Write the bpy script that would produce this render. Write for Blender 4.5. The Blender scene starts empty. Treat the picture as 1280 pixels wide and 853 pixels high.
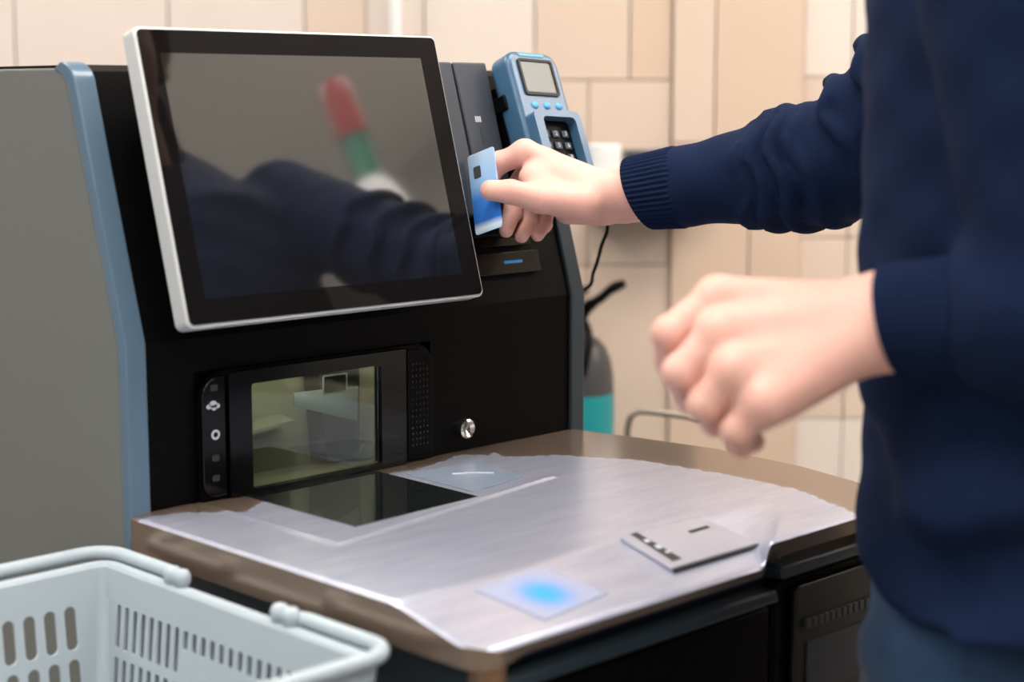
import bpy, bmesh, math, random
import numpy as np
from mathutils import Vector, Matrix

random.seed(7)
SC = bpy.context.scene
COL = SC.collection

# ------------------------------------------------------------------ camera
YAW, PIT = math.radians(45.5166), math.radians(8.1686)
cd = bpy.data.cameras.new('camera')
cam = bpy.data.objects.new('camera', cd)
COL.objects.link(cam)
CAM = Vector((-0.8206, -1.3011, 1.273))
DIR = Vector((math.cos(YAW) * math.cos(PIT), math.sin(YAW) * math.cos(PIT), -math.sin(PIT)))
cam.location = CAM
cam.rotation_euler = DIR.to_track_quat('-Z', 'Y').to_euler()
cd.sensor_width = 36
cd.lens = 2128.4 / 1280 * 36
cd.clip_start = 0.05
cd.dof.use_dof = True
cd.dof.focus_distance = 1.72
cd.dof.aperture_fstop = 3.2
SC.camera = cam

# ------------------------------------------------------------------ world, exposure
W = bpy.data.worlds.new('world')
SC.world = W
W.use_nodes = True
W.node_tree.nodes['Background'].inputs[0].default_value = (0.92, 0.95, 1.0, 1)
W.node_tree.nodes['Background'].inputs[1].default_value = 0.24
SC.view_settings.view_transform = 'Standard'
SC.view_settings.look = 'None'
SC.view_settings.gamma = 1
SC.view_settings.use_curve_mapping = False
SC.view_settings.exposure = 0.80
LAMP = 9.0            # emission of the ceiling panels


# ------------------------------------------------------------------ materials
def lin(c):
    return tuple((v / 12.92 if v <= 0.04045 else ((v + 0.055) / 1.055) ** 2.4) for v in [x / 255 for x in c])


def mat(name, rgb, rough=0.5, metal=0.0, noise=0.0, scale=30.0, bump=0.0, bscale=200.0, spec=0.5, coat=0.0, sheen=0.0,
        sss=0.0, emit=None, estr=0.0, stretch=(1, 1, 1), rvar=0.0):
    m = bpy.data.materials.new(name)
    m.use_nodes = True
    nt = m.node_tree
    b = nt.nodes['Principled BSDF']
    c = lin(rgb)
    b.inputs['Base Color'].default_value = (*c, 1)
    b.inputs['Roughness'].default_value = rough
    b.inputs['Metallic'].default_value = metal
    b.inputs['Specular IOR Level'].default_value = spec
    b.inputs['Coat Weight'].default_value = coat
    b.inputs['Coat Roughness'].default_value = 0.05
    b.inputs['Sheen Weight'].default_value = sheen
    if sss:
        b.inputs['Subsurface Weight'].default_value = sss
        b.inputs['Subsurface Radius'].default_value = (0.012, 0.005, 0.003)
        b.inputs['Subsurface Scale'].default_value = 0.6
    if emit:
        b.inputs['Emission Color'].default_value = (*lin(emit), 1)
        b.inputs['Emission Strength'].default_value = estr
    if noise or bump or rvar:
        tc = nt.nodes.new('ShaderNodeTexCoord')
        mp = nt.nodes.new('ShaderNodeMapping')
        mp.inputs['Scale'].default_value = stretch
        nt.links.new(tc.outputs['Object'], mp.inputs['Vector'])
        nz = nt.nodes.new('ShaderNodeTexNoise')
        nz.inputs['Scale'].default_value = scale
        nz.inputs['Detail'].default_value = 5
        nt.links.new(mp.outputs[0], nz.inputs['Vector'])
        if noise:
            mx = nt.nodes.new('ShaderNodeMix')
            mx.data_type = 'RGBA'
            mx.inputs['A'].default_value = (*[v * (1 - noise) for v in c], 1)
            mx.inputs['B'].default_value = (*[min(1, v * (1 + noise)) for v in c], 1)
            nt.links.new(nz.outputs['Fac'], mx.inputs['Factor'])
            nt.links.new(mx.outputs['Result'], b.inputs['Base Color'])
        if rvar:
            mr = nt.nodes.new('ShaderNodeMapRange')
            mr.inputs['To Min'].default_value = max(0.02, rough - rvar)
            mr.inputs['To Max'].default_value = rough + rvar
            nt.links.new(nz.outputs['Fac'], mr.inputs['Value'])
            nt.links.new(mr.outputs[0], b.inputs['Roughness'])
        if bump:
            n2 = nt.nodes.new('ShaderNodeTexNoise')
            n2.inputs['Scale'].default_value = bscale
            n2.inputs['Detail'].default_value = 3
            nt.links.new(mp.outputs[0], n2.inputs['Vector'])
            bp = nt.nodes.new('ShaderNodeBump')
            bp.inputs['Strength'].default_value = bump
            bp.inputs['Distance'].default_value = 0.001
            nt.links.new(n2.outputs['Fac'], bp.inputs['Height'])
            nt.links.new(bp.outputs[0], b.inputs['Normal'])
    return m


M = {}
M['black'] = mat('black plastic', (6, 6, 7), 0.42, noise=0.15, rvar=0.06, spec=0.09)
M['black_gloss'] = mat('glossy black plastic', (8, 8, 9), 0.16, noise=0.1, spec=0.4)
M['panel_grey'] = mat('grey painted steel', (108, 110, 107), 0.45, noise=0.03, scale=6, bump=0.05, bscale=900)
M['trim_blue'] = mat('blue grey plastic trim', (86, 110, 130), 0.3, noise=0.05, coat=0.1)
M['shaded_blue'] = mat('shaded blue grey plastic', (38, 50, 58), 0.4, noise=0.08)  # the trim's blue grey with its shade put into the colour
M['silver'] = mat('silver grey bezel', (206, 208, 208), 0.32, metal=0.25, noise=0.03)
M['plate'] = mat('brushed plate', (172, 172, 184), 0.4, metal=0.4, noise=0.05)
M['white_plastic'] = mat('white plastic', (235, 236, 236), 0.4)
M['slate'] = mat('slate plastic', (48, 54, 64), 0.45, noise=0.06, bump=0.08, bscale=1500)
M['term_blue'] = mat('steel blue plastic', (58, 96, 128), 0.3, noise=0.06, coat=0.1)
M['term_light'] = mat('light blue rubber', (92, 170, 215), 0.4)
M['term_green'] = mat('pale green rubber', (120, 205, 190), 0.4)
M['lcd'] = mat('grey liquid crystal', (66, 67, 59), 0.25, noise=0.05, scale=120)
M['key_dark'] = mat('dark keys', (45, 58, 72), 0.5)
M['ink_white'] = mat('white print', (190, 196, 204), 0.6)
M['ink_dark'] = mat('dark print', (40, 42, 44), 0.6)
M['chrome'] = mat('chrome', (200, 198, 192), 0.18, metal=1.0)
M['bronze'] = mat('bronze steel', (150, 118, 94), 0.3, metal=0.8, noise=0.15)
M['card'] = None
M['basket'] = mat('pale blue grey plastic', (172, 184, 192), 0.42, noise=0.02, spec=0.4)
M['skin'] = mat('skin', (224, 174, 160), 0.5, noise=0.07, scale=60, bump=0.25, bscale=500, sss=0.25)
M['nail'] = mat('fingernail', (236, 196, 184), 0.3, spec=0.5)
M['knit'] = mat('navy knit', (12, 28, 58), 0.85, noise=0.18, scale=90, bump=0.6, bscale=700, spec=0.15)
M['denim'] = mat('blue denim', (32, 58, 88), 0.8, noise=0.6, scale=14, bump=0.5, bscale=900, sheen=0.1, spec=0.2)
M['shoe'] = mat('dark shoe leather', (34, 30, 30), 0.5)
M['hair'] = mat('brown hair', (62, 44, 32), 0.6, noise=0.3, scale=80, bump=0.5, bscale=120, stretch=(1, 1, 0.15))
M['tile'] = [mat('beige tile %s' % k, c, 0.32, noise=0.025, scale=9) for k, c in
             (('pink', (222, 208, 199)), ('sand', (216, 195, 178)), ('tan', (213, 188, 168)), ('cream', (225, 212, 201)))]
M['grout'] = mat('tile joint', (208, 186, 168), 0.9)
M['floor'] = mat('grey vinyl floor', (150, 146, 140), 0.4, noise=0.08, scale=5)
M['ceiling'] = mat('white ceiling', (232, 232, 230), 0.9)
M['wall_plain'] = mat('grey beige wall', (214, 208, 202), 0.8, noise=0.05, scale=2)
M['lamp'] = mat('lamp diffuser', (255, 255, 255), 0.5, emit=(255, 248, 240), estr=LAMP)
M['teal'] = mat('teal label', (14, 142, 148), 0.45)
M['charcoal'] = mat('charcoal paint', (62, 62, 64), 0.4)
M['rail'] = mat('brushed rail', (140, 132, 122), 0.35, metal=0.7)
M['olive'] = mat('olive grey mirror box', (142, 140, 121), 0.5, noise=0.1, scale=20)
M['maroon'] = mat('dark maroon plastic', (42, 34, 34), 0.5)
M['reflection_plate'] = mat('pale reflection plate', (150, 160, 166), 0.2, metal=0.3)
M['led_blue'] = mat('blue indicator', (30, 140, 220), 0.4, emit=(40, 170, 255), estr=1.2)
M['led_small'] = mat('dim blue indicator', (20, 90, 150), 0.4, emit=(10, 120, 170), estr=0.3)
M['shelf_white'] = mat('white shelf', (205, 200, 190), 0.5)
M['tan_carton'] = mat('tan carton', (186, 172, 132), 0.7, noise=0.08)
M['red_cap'] = mat('red cap', (150, 58, 58), 0.4)
M['green_glass'] = mat('green plastic', (50, 120, 100), 0.3)
M['label_white'] = mat('white label', (225, 228, 228), 0.5)
M['label_blue'] = mat('blue label', (60, 80, 120), 0.5)
M['olive_plastic'] = mat('dark olive plastic', (22, 22, 18), 0.4)
M['added_fill'] = mat('added scanner fill strip', (255, 255, 255), 0.5, emit=(255, 252, 225), estr=12.0)
M['film'] = mat('bluish sticker', (128, 140, 158), 0.22, noise=0.12, scale=40)


def glass(name, tint, spec=1.0, alpha=0.9):
    m = bpy.data.materials.new(name)
    m.use_nodes = True
    nt = m.node_tree
    nt.nodes.remove(nt.nodes['Principled BSDF'])
    out = nt.nodes['Material Output']
    tr = nt.nodes.new('ShaderNodeBsdfTransparent')
    tr.inputs[0].default_value = (*tint, 1)
    gl = nt.nodes.new('ShaderNodeBsdfGlossy')
    gl.inputs['Roughness'].default_value = 0.03
    fr = nt.nodes.new('ShaderNodeFresnel')
    fr.inputs['IOR'].default_value = 1.5
    mx = nt.nodes.new('ShaderNodeMixShader')
    nt.links.new(fr.outputs[0], mx.inputs[0])
    nt.links.new(tr.outputs[0], mx.inputs[1])
    nt.links.new(gl.outputs[0], mx.inputs[2])
    nt.links.new(mx.outputs[0], out.inputs[0])
    return m


M['window_glass'] = glass('scanner glass', (0.72, 0.76, 0.72))


def mirror_dark(name, rgb, fac, rough):
    """dark panel with an even mirror share (coated display glass)"""
    m = bpy.data.materials.new(name)
    m.use_nodes = True
    nt = m.node_tree
    b = nt.nodes['Principled BSDF']
    b.inputs['Base Color'].default_value = (*lin(rgb), 1)
    b.inputs['Roughness'].default_value = 0.6
    b.inputs['Specular IOR Level'].default_value = 0.0
    gl = nt.nodes.new('ShaderNodeBsdfGlossy')
    gl.inputs['Roughness'].default_value = rough
    mx = nt.nodes.new('ShaderNodeMixShader')
    mx.inputs[0].default_value = fac
    nt.links.new(b.outputs[0], mx.inputs[1])
    nt.links.new(gl.outputs[0], mx.inputs[2])
    nt.links.new(mx.outputs[0], nt.nodes['Material Output'].inputs[0])
    return m


M['screen'] = mirror_dark('display glass', (28, 28, 29), 0.44, 0.045)
M['bezel'] = mirror_dark('bezel glass', (20, 18, 18), 0.05, 0.03)
M['scan_glass'] = mirror_dark('dark scanner glass', (24, 32, 32), 0.62, 0.03)


def steel():
    """brown brushed steel; the attribute 'coat' marks the scratched pale film left on the top"""
    m = bpy.data.materials.new('scratched steel top')
    m.use_nodes = True
    nt = m.node_tree
    N, L = nt.nodes, nt.links
    b = N['Principled BSDF']
    at = N.new('ShaderNodeAttribute')
    at.attribute_name = 'coat'
    tc = N.new('ShaderNodeTexCoord')
    mp = N.new('ShaderNodeMapping')
    mp.inputs['Rotation'].default_value = (0, 0, 0.35)
    mp.inputs['Scale'].default_value = (5, 26, 5)
    L.new(tc.outputs['Object'], mp.inputs[0])
    nz = N.new('ShaderNodeTexNoise')
    nz.inputs['Scale'].default_value = 3.0
    nz.inputs['Detail'].default_value = 8
    nz.inputs['Roughness'].default_value = 0.65
    L.new(mp.outputs[0], nz.inputs['Vector'])
    pale = N.new('ShaderNodeMix')
    pale.data_type = 'RGBA'
    pale.inputs['A'].default_value = (*lin((156, 164, 192)), 1)
    pale.inputs['B'].default_value = (*lin((214, 217, 230)), 1)
    L.new(nz.outputs['Fac'], pale.inputs['Factor'])
    mx = N.new('ShaderNodeMix')
    mx.data_type = 'RGBA'
    mx.inputs['A'].default_value = (*lin((146, 127, 112)), 1)
    L.new(at.outputs['Fac'], mx.inputs['Factor'])
    L.new(pale.outputs['Result'], mx.inputs['B'])
    L.new(mx.outputs['Result'], b.inputs['Base Color'])
    r = N.new('ShaderNodeMapRange')
    r.inputs['To Min'].default_value = 0.17
    r.inputs['To Max'].default_value = 0.29
    L.new(at.outputs['Fac'], r.inputs['Value'])
    L.new(r.outputs[0], b.inputs['Roughness'])
    me = N.new('ShaderNodeMapRange')
    me.inputs['To Min'].default_value = 0.65
    me.inputs['To Max'].default_value = 0.6
    L.new(at.outputs['Fac'], me.inputs['Value'])
    L.new(me.outputs[0], b.inputs['Metallic'])
    bp = N.new('ShaderNodeBump')
    bp.inputs['Strength'].default_value = 0.08
    bp.inputs['Distance'].default_value = 0.001
    L.new(nz.outputs['Fac'], bp.inputs['Height'])
    L.new(bp.outputs[0], b.inputs['Normal'])
    return m


M['steel'] = steel()


def card_mat():
    m = mat('printed card', (90, 150, 225), 0.3)
    nt = m.node_tree
    N, L = nt.nodes, nt.links
    tc = N.new('ShaderNodeTexCoord')
    mp = N.new('ShaderNodeMapping')
    mp.inputs['Rotation'].default_value = (0, 0, 0)
    L.new(tc.outputs['Object'], mp.inputs[0])
    sp = N.new('ShaderNodeSeparateXYZ')
    L.new(mp.outputs[0], sp.inputs[0])
    wv = N.new('ShaderNodeMath')
    wv.operation = 'MULTIPLY_ADD'
    wv.inputs[1].default_value = 0.9
    L.new(sp.outputs['Y'], wv.inputs[0])
    L.new(sp.outputs['Z'], wv.inputs[2])
    cr = N.new('ShaderNodeValToRGB')
    mr = N.new('ShaderNodeMapRange')
    mr.inputs['From Min'].default_value = -0.06
    mr.inputs['From Max'].default_value = 0.05
    L.new(wv.outputs[0], mr.inputs['Value'])
    L.new(mr.outputs[0], cr.inputs[0])
    e = cr.color_ramp.elements
    e[0].position = 0.0
    e[0].color = (*lin((120, 170, 235)), 1)
    e[1].position = 1.0
    e[1].color = (*lin((205, 220, 240)), 1)
    for p, c in ((0.18, (150, 200, 245)), (0.24, (225, 240, 252)), (0.30, (50, 120, 215)), (0.5, (70, 140, 230)),
                 (0.62, (150, 195, 242)), (0.78, (170, 205, 240))):
        k = e.new(p)
        k.color = (*lin(c), 1)
    L.new(cr.outputs[0], N['Principled BSDF'].inputs['Base Color'])
    return m


M['card'] = card_mat()


# ------------------------------------------------------------------ mesh helpers
def obj(name, bm, m, parent=None, smooth=False, bevel=0.0, loc=None, mw=None):
    me = bpy.data.meshes.new(name)
    if isinstance(bm, tuple):
        me.from_pydata([tuple(v) for v in bm[0]], [], [tuple(f) for f in bm[1]])
    else:
        bmesh.ops.recalc_face_normals(bm, faces=bm.faces)
        bm.to_mesh(me)
        bm.free()
    me.materials.append(m)
    if smooth:
        me.polygons.foreach_set('use_smooth', [True] * len(me.polygons))
    o = bpy.data.objects.new(name, me)
    COL.objects.link(o)
    if bevel:
        md = o.modifiers.new('bevel', 'BEVEL')
        md.width = bevel
        md.segments = 3
        md.limit_method = 'ANGLE'
        md.angle_limit = 0.6
        md.harden_normals = False
        me.polygons.foreach_set('use_smooth', [True] * len(me.polygons))
        if hasattr(me, 'set_sharp_from_angle'):
            me.set_sharp_from_angle(angle=0.7)
    if mw is not None:
        me.transform(mw)
    if parent:
        o.parent = parent
    if loc:
        o.location = loc
    me.update()
    return o


def thing(name, label, cat, loc=(0, 0, 0), group=None):
    """Empty at the thing's base; parts are given in world coordinates and moved by the parent inverse"""
    o = bpy.data.objects.new(name, None)
    COL.objects.link(o)
    o.location = loc
    o.empty_display_size = 0.05
    tag(o, label, cat, group)
    return o


def tag(o, label, cat, group=None):
    o['label'] = label
    o['category'] = cat
    if group:
        o['group'] = group
    return o


def part(name, bm, m, parent, **k):
    """a part whose mesh is written in world coordinates, parented under its thing or part"""
    o = obj(name, bm, m, None, **k)
    root = parent
    off = Vector((0, 0, 0))
    while root is not None:
        off += Vector(root.location)
        root = root.parent
    o.parent = parent
    o.location = -off
    return o


def struct(o):
    o['kind'] = 'structure'
    return o


def box(bm, x0, x1, y0, y1, z0, z1, mw=None):
    v = [bm.verts.new((x, y, z)) for z in (z0, z1) for y in (y0, y1) for x in (x0, x1)]
    for f in ((0, 1, 3, 2), (4, 6, 7, 5), (0, 4, 5, 1), (2, 3, 7, 6), (0, 2, 6, 4), (1, 5, 7, 3)):
        bm.faces.new([v[i] for i in f])
    if mw is not None:
        bmesh.ops.transform(bm, matrix=mw, verts=v)
    return v


def Box(*a, mw=None):
    bm = bmesh.new()
    box(bm, *a, mw=mw)
    return bm


def prism(bm, pts, off):
    """closed outline pts (3D) extruded by vector off"""
    off = Vector(off)
    a = [bm.verts.new(p) for p in pts]
    b = [bm.verts.new(Vector(p) + off) for p in pts]
    n = len(pts)
    bm.faces.new(a)
    bm.faces.new(b[::-1])
    for i in range(n):
        j = (i + 1) % n
        bm.faces.new([a[i], b[i], b[j], a[j]])
    return a + b


def Prism(pts, off):
    bm = bmesh.new()
    prism(bm, pts, off)
    return bm


def rrect(x0, x1, y0, y1, r, n=6, radii=None):
    """rounded rectangle outline; radii = (bl, br, tr, tl)"""
    rr = radii or (r, r, r, r)
    out = []
    for (cx, cy, a0), q in zip(((x0, y0, 180), (x1, y0, 270), (x1, y1, 0), (x0, y1, 90)), rr):
        sx = 1 if cx == x0 else -1
        sy = 1 if cy == y0 else -1
        if q <= 1e-6:
            out.append((cx, cy))
            continue
        for k in range(n + 1):
            a = math.radians(a0 + 90 * k / n)
            out.append((cx + sx * q + q * math.cos(a), cy + sy * q + q * math.sin(a)))
    return out


def tube(bm, pts, r, n=10, cap=True, radii=None):
    pts = [Vector(p) for p in pts]
    rings = []
    up = None
    for i, p in enumerate(pts):
        t = (pts[min(i + 1, len(pts) - 1)] - pts[max(i - 1, 0)]).normalized()
        if up is None:
            up = t.orthogonal().normalized()
        up = (up - t * up.dot(t)).normalized()
        s = t.cross(up)
        q = radii[i] if radii else r
        rings.append([bm.verts.new(p + (up * math.cos(2 * math.pi * k / n) + s * math.sin(2 * math.pi * k / n)) * q) for k in range(n)])
    for a, b in zip(rings, rings[1:]):
        for k in range(n):
            bm.faces.new([a[k], a[(k + 1) % n], b[(k + 1) % n], b[k]])
    if cap:
        bm.faces.new(rings[0][::-1])
        bm.faces.new(rings[-1])
    return rings


def Tube(*a, **k):
    bm = bmesh.new()
    tube(bm, *a, **k)
    return bm


def lathe(prof, c, n=32, axis=None):
    """(radius, height) profile turned about a vertical axis through c"""
    bm = bmesh.new()
    rings = []
    for r, z in prof:
        if r < 1e-5:
            rings.append([bm.verts.new((c[0], c[1], c[2] + z))])
        else:
            rings.append([bm.verts.new((c[0] + r * math.cos(2 * math.pi * k / n), c[1] + r * math.sin(2 * math.pi * k / n), c[2] + z)) for k in range(n)])
    for a, b in zip(rings, rings[1:]):
        if len(a) == 1 and len(b) == 1:
            continue
        for k in range(n):
            j = (k + 1) % n
            if len(a) == 1:
                bm.faces.new([a[0], b[j], b[k]])
            elif len(b) == 1:
                bm.faces.new([a[k], a[j], b[0]])
            else:
                bm.faces.new([a[k], a[j], b[j], b[k]])
    return bm


def smooth_path(pts, n=6):
    """Catmull-Rom through pts"""
    P = [Vector(p) for p in pts]
    P = [P[0] * 2 - P[1]] + P + [P[-1] * 2 - P[-2]]
    out = []
    for i in range(1, len(P) - 2):
        for k in range(n):
            t = k / n
            a, b, c, d = P[i - 1:i + 3]
            out.append(0.5 * ((2 * b) + (c - a) * t + (2 * a - 5 * b + 4 * c - d) * t * t + (3 * b - a - 3 * c + d) * t ** 3))
    out.append(P[-2])
    return out


def plate_with_holes(outer, holes, mw, thick):
    """flat plate with cut-outs: 2D polygons placed by mw, thickness along local z"""
    cu = bpy.data.curves.new('outline', 'CURVE')
    cu.dimensions = '2D'
    cu.fill_mode = 'BOTH'
    cu.extrude = thick / 2
    for poly in [outer] + holes:
        s = cu.splines.new('POLY')
        s.points.add(len(poly) - 1)
        for p, q in zip(s.points, poly):
            p.co = (q[0], q[1], 0, 1)
        s.use_cyclic_u = True
    t = bpy.data.objects.new('outline', cu)
    COL.objects.link(t)
    dg = bpy.context.evaluated_depsgraph_get()
    me = bpy.data.meshes.new_from_object(t.evaluated_get(dg))
    bm = bmesh.new()
    bm.from_mesh(me)
    bmesh.ops.transform(bm, matrix=mw, verts=bm.verts)
    bpy.data.objects.remove(t)
    bpy.data.curves.remove(cu)
    bpy.data.meshes.remove(me)
    return bm


def text_bm(s, size, mw, depth=0.0002):
    cu = bpy.data.curves.new('glyphs', 'FONT')
    cu.body = s
    cu.size = size
    cu.align_x = 'CENTER'
    cu.align_y = 'CENTER'
    cu.extrude = depth
    cu.resolution_u = 2
    t = bpy.data.objects.new('glyphs', cu)
    COL.objects.link(t)
    dg = bpy.context.evaluated_depsgraph_get()
    me = bpy.data.meshes.new_from_object(t.evaluated_get(dg))
    bm = bmesh.new()
    bm.from_mesh(me)
    bmesh.ops.transform(bm, matrix=mw, verts=bm.verts)
    bpy.data.objects.remove(t)
    bpy.data.curves.remove(cu)
    bpy.data.meshes.remove(me)
    return bm


def frame_mw(o, ex, ey, ez):
    m = Matrix.Identity(4)
    for i, e in enumerate((ex, ey, ez)):
        for j in range(3):
            m[j][i] = e[j]
    for j in range(3):
        m[j][3] = o[j]
    return m


# ------------------------------------------------------------------ implicit surfaces (figure and clothes)
def cap(P, a, b, ra, rb):
    a, b = np.array(a, float), np.array(b, float)
    ab = b - a
    t = np.clip(((P - a) @ ab) / (ab @ ab), 0, 1)
    return np.linalg.norm(P - (a + t[:, None] * ab), axis=1) - (ra + (rb - ra) * t)


def ell(P, c, r, ax=None):
    q = P - np.array(c, float)
    if ax is not None:
        q = q @ np.array(ax, float).T
    r = np.array(r, float)
    k0 = np.linalg.norm(q / r, axis=1)
    return (k0 - 1) * r.min()


def smin(a, b, k):
    h = np.clip(0.5 + 0.5 * (b - a) / k, 0, 1)
    return b + (a - b) * h - k * h * (1 - h)


def nets(f, lo, hi, h):
    lo, hi = np.array(lo, float), np.array(hi, float)
    n = np.ceil((hi - lo) / h).astype(int) + 1
    ax = [lo[i] + h * np.arange(n[i]) for i in range(3)]
    V = np.empty(n)
    yz = np.stack(np.meshgrid(ax[1], ax[2], indexing='ij'), -1).reshape(-1, 2)
    step = max(1, 400000 // len(yz))
    for i in range(0, n[0], step):
        xs = ax[0][i:i + step]
        P = np.empty((len(xs), len(yz), 3))
        P[:, :, 0] = xs[:, None]
        P[:, :, 1:] = yz[None]
        V[i:i + step] = f(P.reshape(-1, 3)).reshape(len(xs), n[1], n[2])
    S = V < 0
    c = [(i, j, k) for i in (0, 1) for j in (0, 1) for k in (0, 1)]
    sl = lambda A, i, j, k: A[i:n[0] - 1 + i, j:n[1] - 1 + j, k:n[2] - 1 + k]
    cnt = sum(sl(S, *q).astype(int) for q in c)
    act = (cnt > 0) & (cnt < 8)
    idx = -np.ones(act.shape, int)
    ids = np.argwhere(act)
    idx[act] = np.arange(len(ids))
    pos = np.zeros((len(ids), 3))
    w = np.zeros(len(ids))
    for a in c:
        for d in range(3):
            if a[d]:
                continue
            b = list(a)
            b[d] = 1
            va, vb = sl(V, *a)[act], sl(V, *b)[act]
            m = (va < 0) != (vb < 0)
            t = np.where(m, va / np.where(va == vb, 1, va - vb), 0)
            p = np.array(a, float)[None] + 0 * pos
            p[:, d] += t
            pos += p * m[:, None]
            w += m
    verts = lo + (ids + pos / w[:, None]) * h
    faces = []
    for d in range(3):
        e1, e2 = (d + 1) % 3, (d + 2) % 3
        A = np.take(S, range(0, n[d] - 1), axis=d)
        B = np.take(S, range(1, n[d]), axis=d)
        E = np.argwhere(A != B)
        E = E[(E[:, e1] > 0) & (E[:, e2] > 0) & (E[:, e1] < n[e1] - 1) & (E[:, e2] < n[e2] - 1)]
        flip = A[tuple(E.T)]
        q = []
        for o1, o2 in ((0, 0), (1, 0), (1, 1), (0, 1)):
            G = E.copy()
            G[:, e1] -= o1
            G[:, e2] -= o2
            q.append(idx[tuple(G.T)])
        q = np.stack(q, 1)
        q[~flip] = q[~flip][:, ::-1]
        faces.append(q)
    faces = np.concatenate(faces)[:, ::-1]
    faces = faces[(faces >= 0).all(1)]
    return verts, faces


def relax(verts, faces, it=2, lam=0.5):
    n = len(verts)
    for _ in range(it):
        s = np.zeros((n, 3))
        w = np.zeros(n)
        for k in range(4):
            a, b = faces[:, k], faces[:, (k + 1) % 4]
            np.add.at(s, a, verts[b])
            np.add.at(w, a, 1)
            np.add.at(s, b, verts[a])
            np.add.at(w, b, 1)
        verts = verts + lam * (s / np.maximum(w, 1)[:, None] - verts)
    return verts


def join(*ms):
    V, F, o = [], [], 0
    for v, f in ms:
        V.append(v)
        F.append(f + o)
        o += len(v)
    return np.concatenate(V), np.concatenate(F)


# ================================================================== THE SETTING
FW = Vector((math.cos(YAW), math.sin(YAW), 0))          # towards the wall
RW = Vector((math.sin(YAW), -math.cos(YAW), 0))         # along the wall
WD = 2.9
W0 = Vector((CAM.x, CAM.y, 0)) + FW * WD
MW_WALL = frame_mw(W0, RW, Vector((0, 0, 1)), -FW)      # local x along, y up, z out of the wall

fl = struct(obj('floor', Box(-4, 5, -5, 4, -0.05, 0), M['floor']))
ce = struct(obj('ceiling', Box(-4, 5, -5, 4, 2.9, 2.95), M['ceiling']))
wall = struct(obj('wall_back', Box(-3, 3, 0, 2.9, -0.12, -0.012, mw=MW_WALL), M['grout']))
wr = struct(obj('wall_right', Box(3.4, 3.5, -5, 2.0, 0, 2.9), M['wall_plain']))


def S(px):
    return (px - 640) / 2128.4 * WD


def H(py):
    return 1.273 + WD * ((426.5 - py) / 2128.4 - math.tan(PIT))


tile_meshes = {}


def tile(x0, x1, z0, z1, m, proud=0.0):
    g = 0.0010
    key = (round(x1 - x0, 4), round(z1 - z0, 4), m.name)
    if key not in tile_meshes:
        w, h = (x1 - x0) / 2 - g, (z1 - z0) / 2 - g
        o = part('tile', Prism([(x, y, 0) for x, y in rrect(-w, w, -h, h, 0.003, 2)], (0, 0, 0.012)), m, wall, bevel=0.0015)
        tile_meshes[key] = o.data
    else:
        o = bpy.data.objects.new('tile', tile_meshes[key])
        COL.objects.link(o)
        md = o.modifiers.new('bevel', 'BEVEL')
        md.width = 0.0015
        md.segments = 3
        md.limit_method = 'ANGLE'
        o.parent = wall
    o.matrix_local = MW_WALL @ Matrix.Translation(((x0 + x1) / 2, (z0 + z1) / 2, -0.012 + proud))
    return o


T = M['tile']  # paler tiles go left: the wall's light falloff is put into tile colour
# courses of each stack of tiles: (left px, right px, joint heights in px, materials)
def stack(x0, x1, joints, ms, proud=0.0):
    zs = [2.75] + [H(j) for j in joints] + [0.1]
    for k, (a, b) in enumerate(zip(zs, zs[1:])):
        tile(S(x0), S(x1), b, a, ms[k % len(ms)], proud)


stack(-330, -160, [-420, 10, 450, 800], [T[0], T[3]])
stack(-160, 28, [-200, 240, 660], [T[3], T[0]])
stack(28, 217, [-420, 120, 560, 900], [T[0]])
stack(217, 385, [-420, 120, 560, 900], [T[3], T[0]])
stack(385, 461, [-200, 300, 720], [T[0], T[1]])
stack(461, 532, [-200, 300, 720], [T[0]])
stack(532, 668, [-420, 110, 560, 900], [T[0], T[3]])
for x0, x1, m in ((668, 785, T[1]), (785, 838, T[2])):
    tile(S(x0), S(x1), H(101), H(-340), m)
    tile(S(x0), S(x1), H(-340), 2.75, m)
for k, (a, b) in enumerate(((101, 330), (330, 780), (780, 1200))):
    tile(S(668), S(735), H(b), H(a), T[1])
    tile(S(735), S(838), H(b), H(a), T[1])
for x0, x1 in ((838, 890), (890, 1000)):
    tile(S(x0), S(x1), H(178), H(-300), T[1 if x0 < 880 else 2], 0.012)
    tile(S(x0), S(x1), H(-300), 2.75, T[2], 0.012)
for x0, x1 in ((838, 935), (935, 1000)):
    tile(S(x0), S(x1), H(660), H(178), T[2], 0.012)
    tile(S(x0), S(x1), H(1200), H(660), T[2], 0.012)
for x0, x1 in ((1000, 1060), (1060, 1200)):
    stack(x0, x1, [-340, 97, 296, 527, 900], [T[3], T[3], T[1], T[1], T[3]])
stack(1200, 1400, [-300, 150, 620], [T[0], T[3]])
stack(1400, 1620, [-400, 50, 480, 900], [T[3], T[0]])

# ceiling panels
for cx, cy in ((-0.6, -0.5), (1.1, -0.5), (-0.6, -2.4), (1.1, -2.4), (-2.4, -0.5), (2.6, -1.4), (-0.6, 1.2)):
    t = thing('ceiling_light', 'flat white ceiling light panel glowing overhead, one of several above the picture', 'lamp', (cx, cy, 2.9), 'ceiling light panels')
    part('frame', plate_with_holes([(-.62, -.32), (.62, -.32), (.62, .32), (-.62, .32)], [[(-.6, -.3), (.6, -.3), (.6, .3), (-.6, .3)]],
                                   Matrix.Translation((cx, cy, 2.885)), 0.03), M['white_plastic'], t)
    part('diffuser', Box(cx - .6, cx + .6, cy - .3, cy + .3, 2.878, 2.888), M['lamp'], t)

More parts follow.
